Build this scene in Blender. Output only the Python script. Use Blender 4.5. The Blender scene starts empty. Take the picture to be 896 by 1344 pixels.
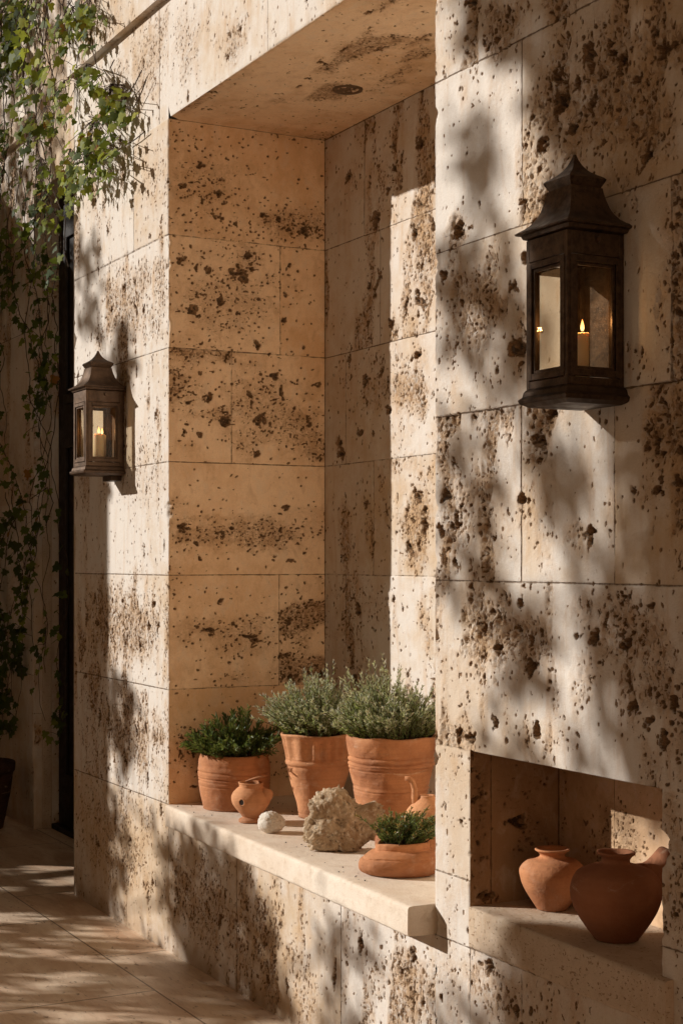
import bpy, bmesh, math, random
import numpy as np
from mathutils import Vector, Matrix

random.seed(7)
RNG = np.random.default_rng(11)
C = bpy.context.scene.collection
R = math.radians

# ------------------------------------------------------------------ frame of reference
# wall front plane is Y = 0 (stone at Y > 0), it runs along X, floor Z = 0, camera at (0,-2.07,1.4)
YAW = R(62.0)
FX, FY = -math.sin(YAW), math.cos(YAW)
RX, RY = math.cos(YAW), math.sin(YAW)
FPX, CX0, HY, DY, EH = 2047.0, 448.0, 735.0, 2.07, 1.4
SUN = np.array([0.577, 0.727, -0.372]); SUN = SUN / np.linalg.norm(SUN)     # direction the light travels


def pt(x, y, Yp):
    """world point on the plane Y = Yp that the photo shows at (x, y)"""
    t = (x - CX0) / FPX
    lam = (Yp + DY) / (FY + RY * t)
    return Vector((lam * (FX + RX * t), Yp, EH - (y - HY) * lam / FPX))


def pix(X, Y, Z):
    yy = Y + DY
    d = X * FX + yy * FY
    r = X * RX + yy * RY
    return CX0 + FPX * r / d, HY - (Z - EH) * FPX / d


# ------------------------------------------------------------------ noise
def _h(ix, iy, iz, seed):
    with np.errstate(over='ignore'):
        h = (ix.astype(np.uint32) * np.uint32(374761393) + iy.astype(np.uint32) * np.uint32(668265263)
             + iz.astype(np.uint32) * np.uint32(2246822519) + np.uint32((seed * 1442695041) & 0xFFFFFFFF))
        h = (h ^ (h >> np.uint32(13))) * np.uint32(1274126177)
        h = h ^ (h >> np.uint32(16))
        h = (h * np.uint32(2654435761)) ^ (h >> np.uint32(15))
    return h.astype(np.float64) / 4294967296.0


def vn2(x, y, seed=0):
    x0 = np.floor(x); y0 = np.floor(y)
    fx = x - x0; fy = y - y0
    fx = fx * fx * (3 - 2 * fx); fy = fy * fy * (3 - 2 * fy)
    ix = x0.astype(np.int64); iy = y0.astype(np.int64); iz = np.zeros_like(ix)
    a = _h(ix, iy, iz, seed); b = _h(ix + 1, iy, iz, seed)
    c = _h(ix, iy + 1, iz, seed); d = _h(ix + 1, iy + 1, iz, seed)
    return (a * (1 - fx) + b * fx) * (1 - fy) + (c * (1 - fx) + d * fx) * fy


def fbm2(x, y, seed=0, octv=4, gain=0.5):
    s = 0; a = 1; n = 0
    for o in range(octv):
        s = s + a * vn2(x * 2 ** o + 17.3 * o, y * 2 ** o - 9.1 * o, seed + o * 31)
        n += a; a *= gain
    return s / n


def vn3(x, y, z, seed=0):
    x0 = np.floor(x); y0 = np.floor(y); z0 = np.floor(z)
    f = [x - x0, y - y0, z - z0]
    f = [q * q * (3 - 2 * q) for q in f]
    ix = x0.astype(np.int64); iy = y0.astype(np.int64); iz = z0.astype(np.int64)
    out = 0
    for dx in (0, 1):
        for dy in (0, 1):
            for dz in (0, 1):
                w = (f[0] if dx else 1 - f[0]) * (f[1] if dy else 1 - f[1]) * (f[2] if dz else 1 - f[2])
                out = out + w * _h(ix + dx, iy + dy, iz + dz, seed)
    return out


def fbm3(p, sc, seed=0, octv=4, gain=0.5):
    s = 0; a = 1; n = 0
    for o in range(octv):
        q = p * sc * 2 ** o + 11.7 * o
        s = s + a * vn3(q[:, 0], q[:, 1], q[:, 2], seed + 31 * o)
        n += a; a *= gain
    return s / n


def sst(e0, e1, x):
    t = np.clip((x - e0) / (e1 - e0), 0, 1)
    return t * t * (3 - 2 * t)


# ------------------------------------------------------------------ object helpers
def tag(o, label=None, cat=None, group=None, kind=None):
    if label: o['label'] = label
    if cat: o['category'] = cat
    if group: o['group'] = group
    if kind: o['kind'] = kind
    return o


def thing(name, label, cat, loc=(0, 0, 0), rz=0.0, group=None):
    o = bpy.data.objects.new(name, None)
    C.objects.link(o)
    o.location = loc; o.rotation_euler = (0, 0, rz)
    o.empty_display_size = 0.05
    return tag(o, label, cat, group)


def np_mesh(name, v, f, mat, parent=None, attrs=None, smooth=True):
    """v (n,3); f a quad/tri array or list of arrays"""
    me = bpy.data.meshes.new(name)
    v = np.asarray(v, dtype=np.float32)
    fl = f if isinstance(f, list) else [f]
    fl = [np.asarray(q, dtype=np.int32) for q in fl if len(q)]
    me.vertices.add(len(v)); me.vertices.foreach_set('co', v.ravel())
    idx = np.concatenate([q.ravel() for q in fl])
    tot = np.concatenate([np.full(len(q), q.shape[1], np.int32) for q in fl])
    st = np.concatenate([[0], np.cumsum(tot)[:-1]]).astype(np.int32)
    me.loops.add(len(idx)); me.loops.foreach_set('vertex_index', idx)
    me.polygons.add(len(tot)); me.polygons.foreach_set('loop_start', st)
    me.polygons.foreach_set('loop_total', tot)
    me.polygons.foreach_set('use_smooth', np.full(len(tot), smooth, bool))
    me.update(calc_edges=True)
    me.validate()
    for k, a in (attrs or {}).items():
        at = me.attributes.new(k, 'FLOAT', 'POINT')
        at.data.foreach_set('value', np.asarray(a, dtype=np.float32))
    me.materials.append(mat)
    o = bpy.data.objects.new(name, me)
    C.objects.link(o)
    if parent: o.parent = parent
    return o


class MB:
    """collects shapes for ONE mesh"""
    def __init__(self): self.v = []; self.f = []; self.n = 0
    def add(self, v, f):
        v = np.asarray(v, float)
        self.v.append(v)
        self.f.extend([[i + self.n for i in q] for q in f])
        self.n += len(v)
    def box(self, x0, x1, y0, y1, z0, z1):
        v = [(x, y, z) for z in (z0, z1) for y in (y0, y1) for x in (x0, x1)]
        self.add(v, [(0, 2, 3, 1), (4, 5, 7, 6), (0, 1, 5, 4), (2, 6, 7, 3), (0, 4, 6, 2), (1, 3, 7, 5)])
    def tube(self, pts, rad, seg=6, cap=True):
        pts = [Vector(p) for p in pts]
        n = len(pts)
        rads = rad if isinstance(rad, (list, tuple, np.ndarray)) else [rad] * n
        vv = []; ff = []
        ref = Vector((0.13, 0.31, 0.94))
        for i, p in enumerate(pts):
            d = (pts[min(i + 1, n - 1)] - pts[max(i - 1, 0)])
            if d.length < 1e-9: d = Vector((0, 0, 1))
            d.normalize()
            a = d.cross(ref)
            if a.length < 1e-3: a = d.cross(Vector((1, 0, 0)))
            a.normalize(); b = d.cross(a)
            for k in range(seg):
                th = 2 * math.pi * k / seg
                vv.append(p + (a * math.cos(th) + b * math.sin(th)) * rads[i])
        for i in range(n - 1):
            for k in range(seg):
                k2 = (k + 1) % seg
                ff.append((i * seg + k, i * seg + k2, (i + 1) * seg + k2, (i + 1) * seg + k))
        if cap:
            ff.append(tuple(range(seg))[::-1]); ff.append(tuple((n - 1) * seg + k for k in range(seg)))
        self.add([tuple(p) for p in vv], ff)
    def square_loft(self, prof, cx=0, cy=0, cap=True, wy=1.0):
        """prof: (half side, z) list"""
        vv = []
        for h, z in prof:
            for sx, sy in ((-1, -1), (1, -1), (1, 1), (-1, 1)):
                vv.append((cx + sx * h, cy + sy * h * wy, z))
        ff = []
        for i in range(len(prof) - 1):
            for k in range(4):
                k2 = (k + 1) % 4
                ff.append((4 * i + k, 4 * i + k2, 4 * i + 4 + k2, 4 * i + 4 + k))
        if cap:
            ff.append((3, 2, 1, 0)); b = 4 * (len(prof) - 1); ff.append((b, b + 1, b + 2, b + 3))
        self.add(vv, ff)
    def build(self, name, mat, parent=None, smooth=False, bevel=0.0, seg=2):
        me = bpy.data.meshes.new(name)
        me.from_pydata(np.concatenate(self.v).tolist(), [], self.f)
        me.validate()
        bm = bmesh.new(); bm.from_mesh(me)
        bmesh.ops.recalc_face_normals(bm, faces=bm.faces)
        for p in bm.faces: p.smooth = smooth
        bm.to_mesh(me); bm.free()
        me.materials.append(mat)
        o = bpy.data.objects.new(name, me); C.objects.link(o)
        if parent: o.parent = parent
        if bevel > 0:
            md = o.modifiers.new('bevel', 'BEVEL'); md.width = bevel; md.segments = seg
            md.limit_method = 'ANGLE'; md.angle_limit = R(32); md.harden_normals = True
        return o


def grid_faces(nu, nv, off=0):
    i = np.arange(nu - 1)[None, :] + np.arange(nv - 1)[:, None] * nu + off
    return np.stack([i, i + 1, i + 1 + nu, i + nu], -1).reshape(-1, 4)


# ------------------------------------------------------------------ materials
class NT:
    def __init__(self, name):
        self.m = bpy.data.materials.new(name); self.m.use_nodes = True
        self.t = self.m.node_tree; self.t.nodes.clear()
        self.out = self.t.nodes.new('ShaderNodeOutputMaterial')
    def n(self, typ, **kw):
        nd = self.t.nodes.new(typ)
        for k, v in kw.items(): setattr(nd, k, v)
        return nd
    def set(self, sock, v):
        if isinstance(v, bpy.types.NodeSocket): self.t.links.new(v, sock)
        else: sock.default_value = v
    def math(self, op, a, b=None, c=None, clamp=False):
        nd = self.n('ShaderNodeMath', operation=op, use_clamp=clamp)
        self.set(nd.inputs[0], a)
        if b is not None: self.set(nd.inputs[1], b)
        if c is not None: self.set(nd.inputs[2], c)
        return nd.outputs[0]
    def mix(self, fac, a, b, blend='MIX'):
        nd = self.n('ShaderNodeMix', data_type='RGBA', blend_type=blend)
        self.set(nd.inputs[0], fac)
        for i, q in ((6, a), (7, b)):
            self.set(nd.inputs[i], q if isinstance(q, bpy.types.NodeSocket) else (*q, 1.0))
        return nd.outputs[2]
    def ramp(self, v, lo, hi, a=0.0, b=1.0):
        nd = self.n('ShaderNodeMapRange', interpolation_type='SMOOTHSTEP', clamp=True)
        for i, q in enumerate((v, lo, hi, a, b)): self.set(nd.inputs[i], q)
        return nd.outputs[0]
    def mapv(self, vec, scale=(1, 1, 1), loc=(0, 0, 0), rot=(0, 0, 0)):
        nd = self.n('ShaderNodeMapping')
        self.set(nd.inputs['Vector'], vec)
        nd.inputs['Scale'].default_value = scale; nd.inputs['Location'].default_value = loc
        nd.inputs['Rotation'].default_value = rot
        return nd.outputs[0]
    def noise(self, vec, scale, detail=4.0, rough=0.55, dist=0.0):
        nd = self.n('ShaderNodeTexNoise')
        self.set(nd.inputs['Vector'], vec)
        nd.inputs['Scale'].default_value = scale; nd.inputs['Detail'].default_value = detail
        nd.inputs['Roughness'].default_value = rough; nd.inputs['Distortion'].default_value = dist
        return nd.outputs[0]
    def attr(self, name):
        return self.n('ShaderNodeAttribute', attribute_name=name).outputs['Fac']
    def obj(self): return self.n('ShaderNodeTexCoord').outputs['Object']
    def pos(self): return self.n('ShaderNodeNewGeometry').outputs['Position']
    def bump(self, height, dist=1.0, strength=1.0, normal=None):
        nd = self.n('ShaderNodeBump')
        nd.inputs['Strength'].default_value = strength; nd.inputs['Distance'].default_value = dist
        self.set(nd.inputs['Height'], height)
        if normal: self.set(nd.inputs['Normal'], normal)
        return nd.outputs[0]
    def principled(self, col, rough=0.7, normal=None, metal=0.0, spec=0.3, **kw):
        nd = self.n('ShaderNodeBsdfPrincipled')
        self.set(nd.inputs['Base Color'], col if isinstance(col, bpy.types.NodeSocket) else (*col, 1.0))
        self.set(nd.inputs['Roughness'], rough)
        self.set(nd.inputs['Metallic'], metal)
        nd.inputs['Specular IOR Level'].default_value = spec
        if normal: self.set(nd.inputs['Normal'], normal)
        for k, v in kw.items(): self.set(nd.inputs[k], v)
        return nd.outputs[0]
    def done(self, sh):
        self.t.links.new(sh, self.out.inputs['Surface']); return self.m


def mat_travertine(name, a=(0.69, 0.635, 0.57), b=(0.585, 0.455, 0.32), stain=(0.52, 0.305, 0.135), attrs=True, vz=0.16, micro=1.0):
    n = NT(name)
    p = n.pos()
    big = n.noise(p, 1.7, 5, 0.6)
    med = n.noise(p, 13, 6, 0.65)
    vein = n.noise(n.mapv(p, (26, 26, 26 * vz)), 1.0, 5, 0.6, 0.6)
    fine = n.noise(p, 230, 4, 0.7)
    mid = n.noise(p, 62, 4, 0.65)
    if attrs:
        tint = n.attr('tint'); pit = n.attr('pit'); rough = n.attr('rough'); jd = n.attr('jd')
    f = n.ramp(n.math('ADD', big, n.math('MULTIPLY', n.math('SUBTRACT', med, 0.5), 0.5)), 0.36, 0.70)
    if attrs: f = n.math('ADD', f, tint, clamp=True)
    col = n.mix(f, a, b)
    col = n.mix(n.math('MULTIPLY', n.ramp(vein, 0.50, 0.74), 0.32), col, stain)
    col = n.mix(n.math('MULTIPLY', n.ramp(vein, 0.50, 0.30), 0.25), col, (0.74, 0.65, 0.54))
    mp = n.noise(n.mapv(p, (95, 95, 95 * max(vz * 3.2, 0.4))), 1.0, 2.5, 0.6, 0.3)
    thr = 0.665
    if attrs:
        thr = n.math('SUBTRACT', 0.70, n.math('MULTIPLY', rough, 0.16))
    else:
        thr = n.math('ADD', 0.672 - 0.05 * micro, 0.0)
    mk = n.ramp(n.math('SUBTRACT', mp, thr), 0.0, 0.035)
    mk = n.math('MULTIPLY', mk, micro)
    if attrs:
        st = n.math('MULTIPLY', rough, n.ramp(n.math('ADD', mid, n.math('MULTIPLY', med, 0.6)), 0.52, 0.92))
        col = n.mix(n.math('MULTIPLY', st, 0.75), col, stain)
        pk = n.math('ADD', pit, n.math('MULTIPLY', n.math('SUBTRACT', n.noise(p, 150, 4, 0.7), 0.5), 0.75))
        core = n.ramp(pk, 0.40, 0.58)
        col = n.mix(n.math('MULTIPLY', n.ramp(pk, 0.20, 0.46), 0.25), col, (0.42, 0.25, 0.12))
        dk = n.ramp(n.math('ADD', n.attr('deep'), n.math('MULTIPLY', n.math('SUBTRACT', mid, 0.5), 0.6)), 0.14, 0.85)
        cc = n.mix(dk, n.mix(n.ramp(fine, 0.3, 0.7), (0.19, 0.098, 0.043), (0.36, 0.21, 0.10)), (0.028, 0.014, 0.007))  # pit cores: shade put into the colour on top of browner stone
        col = n.mix(n.math('MULTIPLY', core, 0.9), col, cc)
    col = n.mix(n.math('MULTIPLY', mk, 0.62), col, (0.30, 0.17, 0.085))
    col = n.mix(n.math('MULTIPLY', n.ramp(fine, 0.42, 0.75), 0.20), col, (0.38, 0.26, 0.16))
    zz = n.n('ShaderNodeSeparateXYZ'); n.set(zz.inputs[0], p)
    foot = n.ramp(n.math('SUBTRACT', zz.outputs[2], n.math('MULTIPLY', med, 0.10)), -0.045, 0.05, 1.0, 0.0)
    col = n.mix(n.math('MULTIPLY', foot, 0.5), col, (0.30, 0.195, 0.115))
    h = n.math('MULTIPLY', fine, 0.0011)
    h = n.math('ADD', h, n.math('MULTIPLY', mid, 0.0016))
    h = n.math('SUBTRACT', h, n.math('MULTIPLY', mk, 0.0022))
    h = n.math('ADD', h, n.math('MULTIPLY', vein, 0.0012))
    if attrs:
        g = n.ramp(n.math('ADD', jd, n.math('MULTIPLY', n.math('SUBTRACT', n.noise(p, 34, 5, 0.7), 0.5), 0.0055)), 0.0008, 0.0024, 1.0, 0.0)
        col = n.mix(n.math('MULTIPLY', g, 0.85), col, (0.16, 0.095, 0.05))
        h = n.math('SUBTRACT', h, n.math('MULTIPLY', g, 0.0025))
        h = n.math('SUBTRACT', h, n.math('MULTIPLY', core, 0.0035))
        h = n.math('ADD', h, n.math('MULTIPLY', n.math('MULTIPLY', rough, n.noise(p, 95, 5, 0.75)), 0.008))
    return n.done(n.principled(col, 0.82, n.bump(h), spec=0.18))


def mat_terracotta(name, a=(0.55, 0.245, 0.112), b=(0.37, 0.148, 0.066), dust=(0.57, 0.37, 0.25), du=0.5, groove=1.0):
    n = NT(name)
    p = n.obj()
    big = n.noise(p, 9, 5, 0.6)
    fine = n.noise(p, 260, 3, 0.7)
    ring = n.noise(n.mapv(p, (2, 2, 130)), 1.0, 3, 0.6)
    col = n.mix(n.ramp(big, 0.35, 0.68), a, b)
    col = n.mix(n.math('MULTIPLY', n.ramp(n.noise(p, 17, 6, 0.7), 0.5, 0.78), du), col, dust)
    col = n.mix(n.math('MULTIPLY', n.ramp(n.noise(p, 95, 4, 0.7), 0.58, 0.75), 0.45), col, (0.25, 0.10, 0.05))
    col = n.mix(n.math('MULTIPLY', n.ramp(ring, 0.45, 0.7), 0.16), col, (0.27, 0.11, 0.055))
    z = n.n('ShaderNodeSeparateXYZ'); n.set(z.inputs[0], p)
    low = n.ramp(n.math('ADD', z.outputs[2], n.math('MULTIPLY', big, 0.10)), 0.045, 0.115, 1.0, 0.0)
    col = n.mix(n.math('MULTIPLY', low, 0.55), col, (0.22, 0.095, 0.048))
    bloom = n.math('MULTIPLY', n.ramp(n.noise(n.mapv(p, (7, 7, 16)), 1.0, 7, 0.72, 0.8), 0.56, 0.70), n.ramp(n.noise(p, 60, 4, 0.7), 0.3, 0.6))
    col = n.mix(n.math('MULTIPLY', bloom, 0.55), col, (0.66, 0.50, 0.36))
    h = n.math('ADD', n.math('MULTIPLY', fine, 0.0006), n.math('MULTIPLY', ring, 0.0012 * groove))
    h = n.math('ADD', h, n.math('MULTIPLY', n.noise(p, 45, 6, 0.68), 0.0034))
    return n.done(n.principled(col, 0.85, n.bump(h), spec=0.2))


def mat_leaf(name, dark, mid, light, dry=(0.30, 0.20, 0.04), rough=0.45, trans=0.3, spec=0.22):
    n = NT(name)
    lv = n.attr('lv')
    nd = n.n('ShaderNodeValToRGB')
    cr = nd.color_ramp
    cr.elements[0].position = 0.0; cr.elements[0].color = (*dark, 1)
    cr.elements[1].position = 1.0; cr.elements[1].color = (*dry, 1)
    e = cr.elements.new(0.45); e.color = (*mid, 1)
    e = cr.elements.new(0.88); e.color = (*light, 1)
    n.set(nd.inputs[0], lv)
    col = nd.outputs[0]
    b = n.principled(col, rough, spec=spec)
    tr = n.n('ShaderNodeBsdfTranslucent')
    n.set(tr.inputs['Color'], n.mix(0.5, col, (0.45, 0.50, 0.06), 'MIX'))
    mx = n.n('ShaderNodeMixShader'); mx.inputs[0].default_value = trans
    n.t.links.new(b, mx.inputs[1]); n.t.links.new(tr.outputs[0], mx.inputs[2])
    return n.done(mx.outputs[0])


def mat_plain(name, col, rough=0.7, metal=0.0, spec=0.3, var=0.35, sc=30, bump=0.0005, col2=None):
    n = NT(name); p = n.obj()
    c2 = col2 or tuple(q * (1 - var) for q in col)
    c = n.mix(n.ramp(n.noise(p, sc, 5, 0.65), 0.3, 0.7), col, c2)
    h = n.math('MULTIPLY', n.noise(p, sc * 6, 4, 0.65), bump)
    rg = n.ramp(n.noise(p, sc * 1.7, 4), 0.3, 0.7, rough * 0.85, min(1.0, rough * 1.15))
    return n.done(n.principled(c, rg, n.bump(h), metal=metal, spec=spec))


def mat_floor():
    n = NT('paving'); p = n.pos()
    bt = n.n('ShaderNodeTexBrick'); bt.offset = 0.42
    n.set(bt.inputs['Vector'], n.mapv(p, (1, 1, 1), (0.28, 0.225, 0)))
    bt.inputs['Scale'].default_value = 1.0
    bt.inputs['Mortar Size'].default_value = 0.0034
    bt.inputs['Mortar Smooth'].default_value = 0.3
    bt.inputs['Brick Width'].default_value = 1.12
    bt.inputs['Row Height'].default_value = 0.56
    bt.inputs['Color1'].default_value = (0.0, 0, 0, 1); bt.inputs['Color2'].default_value = (1, 1, 1, 1)
    big = n.noise(n.mapv(p, (1.4, 4.5, 1)), 1.5, 6, 0.62, 0.5)
    vein = n.noise(n.mapv(p, (5, 26, 1)), 1.0, 6, 0.65, 1.2)
    fine = n.noise(p, 160, 4, 0.7)
    col = n.mix(n.ramp(big, 0.33, 0.68), (0.84, 0.65, 0.47), (0.52, 0.315, 0.185))
    col = n.mix(n.math('MULTIPLY', bt.outputs['Color'], 0.45), col, (0.86, 0.73, 0.58))
    col = n.mix(n.math('MULTIPLY', n.ramp(vein, 0.5, 0.74), 0.5), col, (0.42, 0.25, 0.14))
    mk = n.ramp(n.noise(n.mapv(p, (26, 60, 1)), 1.0, 4, 0.6, 0.5), 0.62, 0.68)
    col = n.mix(n.math('MULTIPLY', mk, 0.75), col, (0.22, 0.12, 0.06))
    jf = bt.outputs['Fac']
    col = n.mix(n.math('MULTIPLY', jf, 0.8), col, (0.13, 0.08, 0.045))
    h = n.math('ADD', n.math('MULTIPLY', fine, 0.0006), n.math('MULTIPLY', vein, 0.003))
    h = n.math('SUBTRACT', h, n.math('MULTIPLY', mk, 0.002))
    h = n.math('SUBTRACT', h, n.math('MULTIPLY', jf, 0.003))
    return n.done(n.principled(col, n.ramp(big, 0.3, 0.7, 0.30, 0.48), n.bump(h), spec=0.5))


def mat_glass():
    n = NT('lantern_glass')
    gl = n.n('ShaderNodeBsdfGlossy'); gl.inputs['Roughness'].default_value = 0.03
    gl.inputs['Color'].default_value = (0.9, 0.88, 0.84, 1)
    tr = n.n('ShaderNodeBsdfTransparent'); tr.inputs['Color'].default_value = (0.93, 0.90, 0.84, 1)
    fr = n.n('ShaderNodeFresnel'); fr.inputs['IOR'].default_value = 1.45
    mx = n.n('ShaderNodeMixShader')
    n.set(mx.inputs[0], n.math('ADD', n.math('MULTIPLY', fr.outputs[0], 0.22), n.math('MULTIPLY', n.noise(n.obj(), 20, 4), 0.02)))
    n.t.links.new(tr.outputs[0], mx.inputs[1]); n.t.links.new(gl.outputs[0], mx.inputs[2])
    return n.done(mx.outputs[0])


def mat_flame():
    n = NT('flame')
    e = n.n('ShaderNodeEmission'); e.inputs['Strength'].default_value = 4.5
    z = n.n('ShaderNodeSeparateXYZ'); n.set(z.inputs[0], n.n('ShaderNodeTexCoord').outputs['Generated'])
    n.set(e.inputs['Color'], n.mix(z.outputs[2], (1.0, 0.62, 0.22), (1.0, 0.34, 0.06)))
    return n.done(e.outputs[0])


def mat_wax():
    n = NT('candle_wax')
    return n.done(n.principled((0.80, 0.66, 0.45), 0.5, spec=0.4, **{'Subsurface Weight': 0.35, 'Subsurface Radius': (0.012, 0.007, 0.004), 'Subsurface Scale': 1.0}))


M_TRAV = mat_travertine('travertine')
M_LINE = mat_travertine('travertine_bounce', (0.92, 0.68, 0.455), (0.76, 0.49, 0.275), (0.48, 0.28, 0.14), vz=0.6)  # warm bounce light put into the colour of the niche lining
M_PALEST = mat_travertine('travertine_reflector', (0.88, 0.76, 0.60), (0.82, 0.68, 0.50), (0.6, 0.45, 0.3))  # for the hidden jamb, whitened to bounce light across the niche
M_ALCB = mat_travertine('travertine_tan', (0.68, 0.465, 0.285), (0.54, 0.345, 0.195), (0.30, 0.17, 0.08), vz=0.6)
M_ALC = mat_travertine('travertine_shade', (0.46, 0.31, 0.185), (0.36, 0.22, 0.12), (0.26, 0.145, 0.07), vz=0.6)  # darker copy of the stone, alcove shade put into its colour
M_SILL = mat_travertine('sill_stone', (0.80, 0.70, 0.58), (0.71, 0.58, 0.45), (0.47, 0.32, 0.19), attrs=False, vz=1.2, micro=0.30)
M_SHELF = mat_travertine('shelf_stone', (0.60, 0.49, 0.38), (0.52, 0.39, 0.27), (0.40, 0.26, 0.14), attrs=False, vz=0.5, micro=1.0)
M_TERRA = mat_terracotta('terracotta')
M_TERRA2 = mat_terracotta('terracotta_pale', (0.62, 0.30, 0.145), (0.46, 0.20, 0.09), (0.62, 0.43, 0.30), 0.55)
M_TERRA3 = mat_terracotta('terracotta_brown', (0.36, 0.155, 0.08), (0.27, 0.105, 0.052), (0.42, 0.23, 0.14), 0.22, 0.5)
M_DARKCLAY = mat_terracotta('dark_clay', (0.075, 0.04, 0.026), (0.05, 0.026, 0.017), (0.11, 0.07, 0.05), 0.2)
M_SOIL = mat_plain('soil', (0.035, 0.022, 0.014), 0.95, sc=90, bump=0.004)
def mat_bronze(name, k):
    n = NT(name); p = n.obj()
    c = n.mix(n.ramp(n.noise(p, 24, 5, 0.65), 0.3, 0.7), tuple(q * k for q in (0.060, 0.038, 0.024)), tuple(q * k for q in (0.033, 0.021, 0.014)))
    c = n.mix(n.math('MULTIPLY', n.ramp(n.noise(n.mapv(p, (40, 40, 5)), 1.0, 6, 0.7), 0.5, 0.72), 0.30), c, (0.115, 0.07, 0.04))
    pn = n.n('ShaderNodeNewGeometry').outputs['Pointiness']
    wr = n.math('MULTIPLY', n.ramp(pn, 0.515, 0.60), n.ramp(n.noise(p, 70, 4, 0.7), 0.35, 0.6))
    c = n.mix(n.math('MULTIPLY', wr, 0.35), c, (0.20, 0.125, 0.075))
    h = n.math('MULTIPLY', n.noise(p, 130, 4, 0.65), 0.0005)
    return n.done(n.principled(c, n.ramp(n.noise(p, 33, 4), 0.3, 0.7, 0.38, 0.62), n.bump(h), metal=0.6, spec=0.4))


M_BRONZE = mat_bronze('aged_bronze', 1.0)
M_BRONZE2 = mat_bronze('sunlit_bronze', 2.1)  # lighter copy of the bronze, sunlight put into its colour
M_GLASS = mat_glass(); M_FLAME = mat_flame(); M_WAX = mat_wax()
M_DOOR = mat_plain('dark_wood', (0.016, 0.009, 0.006), 0.55, sc=14, bump=0.001)
M_PLASTER = mat_plain('plaster', (0.50, 0.40, 0.31), 0.9, sc=5, bump=0.002)
M_BARK = mat_plain('bark', (0.12, 0.08, 0.055), 0.95, sc=20, bump=0.01)
M_STEM = mat_plain('vine_stem', (0.075, 0.045, 0.026), 0.9, sc=60, bump=0.001)
M_IVY = mat_leaf('ivy_leaf', (0.010, 0.022, 0.006), (0.045, 0.080, 0.012), (0.30, 0.33, 0.045), (0.30, 0.12, 0.025), 0.62, 0.36)
M_LAV = mat_leaf('lavender_leaf', (0.05, 0.075, 0.022), (0.175, 0.215, 0.085), (0.64, 0.66, 0.50), (0.52, 0.46, 0.36), 0.6, 0.32)
M_ROSE = mat_leaf('herb_leaf', (0.022, 0.042, 0.012), (0.065, 0.105, 0.03), (0.20, 0.24, 0.10), (0.33, 0.17, 0.06), 0.4, 0.18)
M_TREE = mat_leaf('tree_leaf', (0.02, 0.03, 0.012), (0.05, 0.065, 0.025), (0.10, 0.11, 0.05), (0.14, 0.12, 0.06), 0.5, 0.10)


def mat_rock(name, a, b, c):
    n = NT(name); p = n.obj()
    col = n.mix(n.ramp(n.noise(p, 16, 6, 0.7), 0.35, 0.65), a, b)
    col = n.mix(n.math('MULTIPLY', n.ramp(n.noise(p, 70, 5, 0.7), 0.48, 0.7), 0.7), col, c)
    pn = n.n('ShaderNodeNewGeometry').outputs['Pointiness']
    col = n.mix(n.math('MULTIPLY', n.ramp(pn, 0.495, 0.44), 0.75), col, tuple(q * 0.28 for q in b))  # creases darkened by pointiness, shade put into the colour
    h = n.math('ADD', n.math('MULTIPLY', n.noise(p, 110, 5, 0.75), 0.005), n.math('MULTIPLY', n.noise(p, 320, 3, 0.7), 0.0015))
    return n.done(n.principled(col, 0.9, n.bump(h), spec=0.15))


M_ROCK = mat_rock('weathered_rock', (0.56, 0.42, 0.275), (0.33, 0.21, 0.115), (0.78, 0.69, 0.55))
M_PALE = mat_rock('pale_stone', (0.78, 0.72, 0.63), (0.66, 0.57, 0.47), (0.42, 0.31, 0.21))

# ------------------------------------------------------------------ pitted stone panels
# a panel is a fine grid over one face; pits, rough beds, joints and chipped arrises are relief, with pit shade added in the colour


def chipfun(v, seed):
    n = vn2(v * 28, v * 0 + 0.5, seed); m = vn2(v * 90, v * 0 + 3.5, seed + 5)
    k = vn2(v * 9, v * 0 + 7.5, seed + 11)
    c = 0.0012 + 0.0014 * m + 0.045 * np.clip(n - 0.54, 0, 1) * (0.3 + m) * sst(0.30, 0.65, k)
    return c


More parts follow.
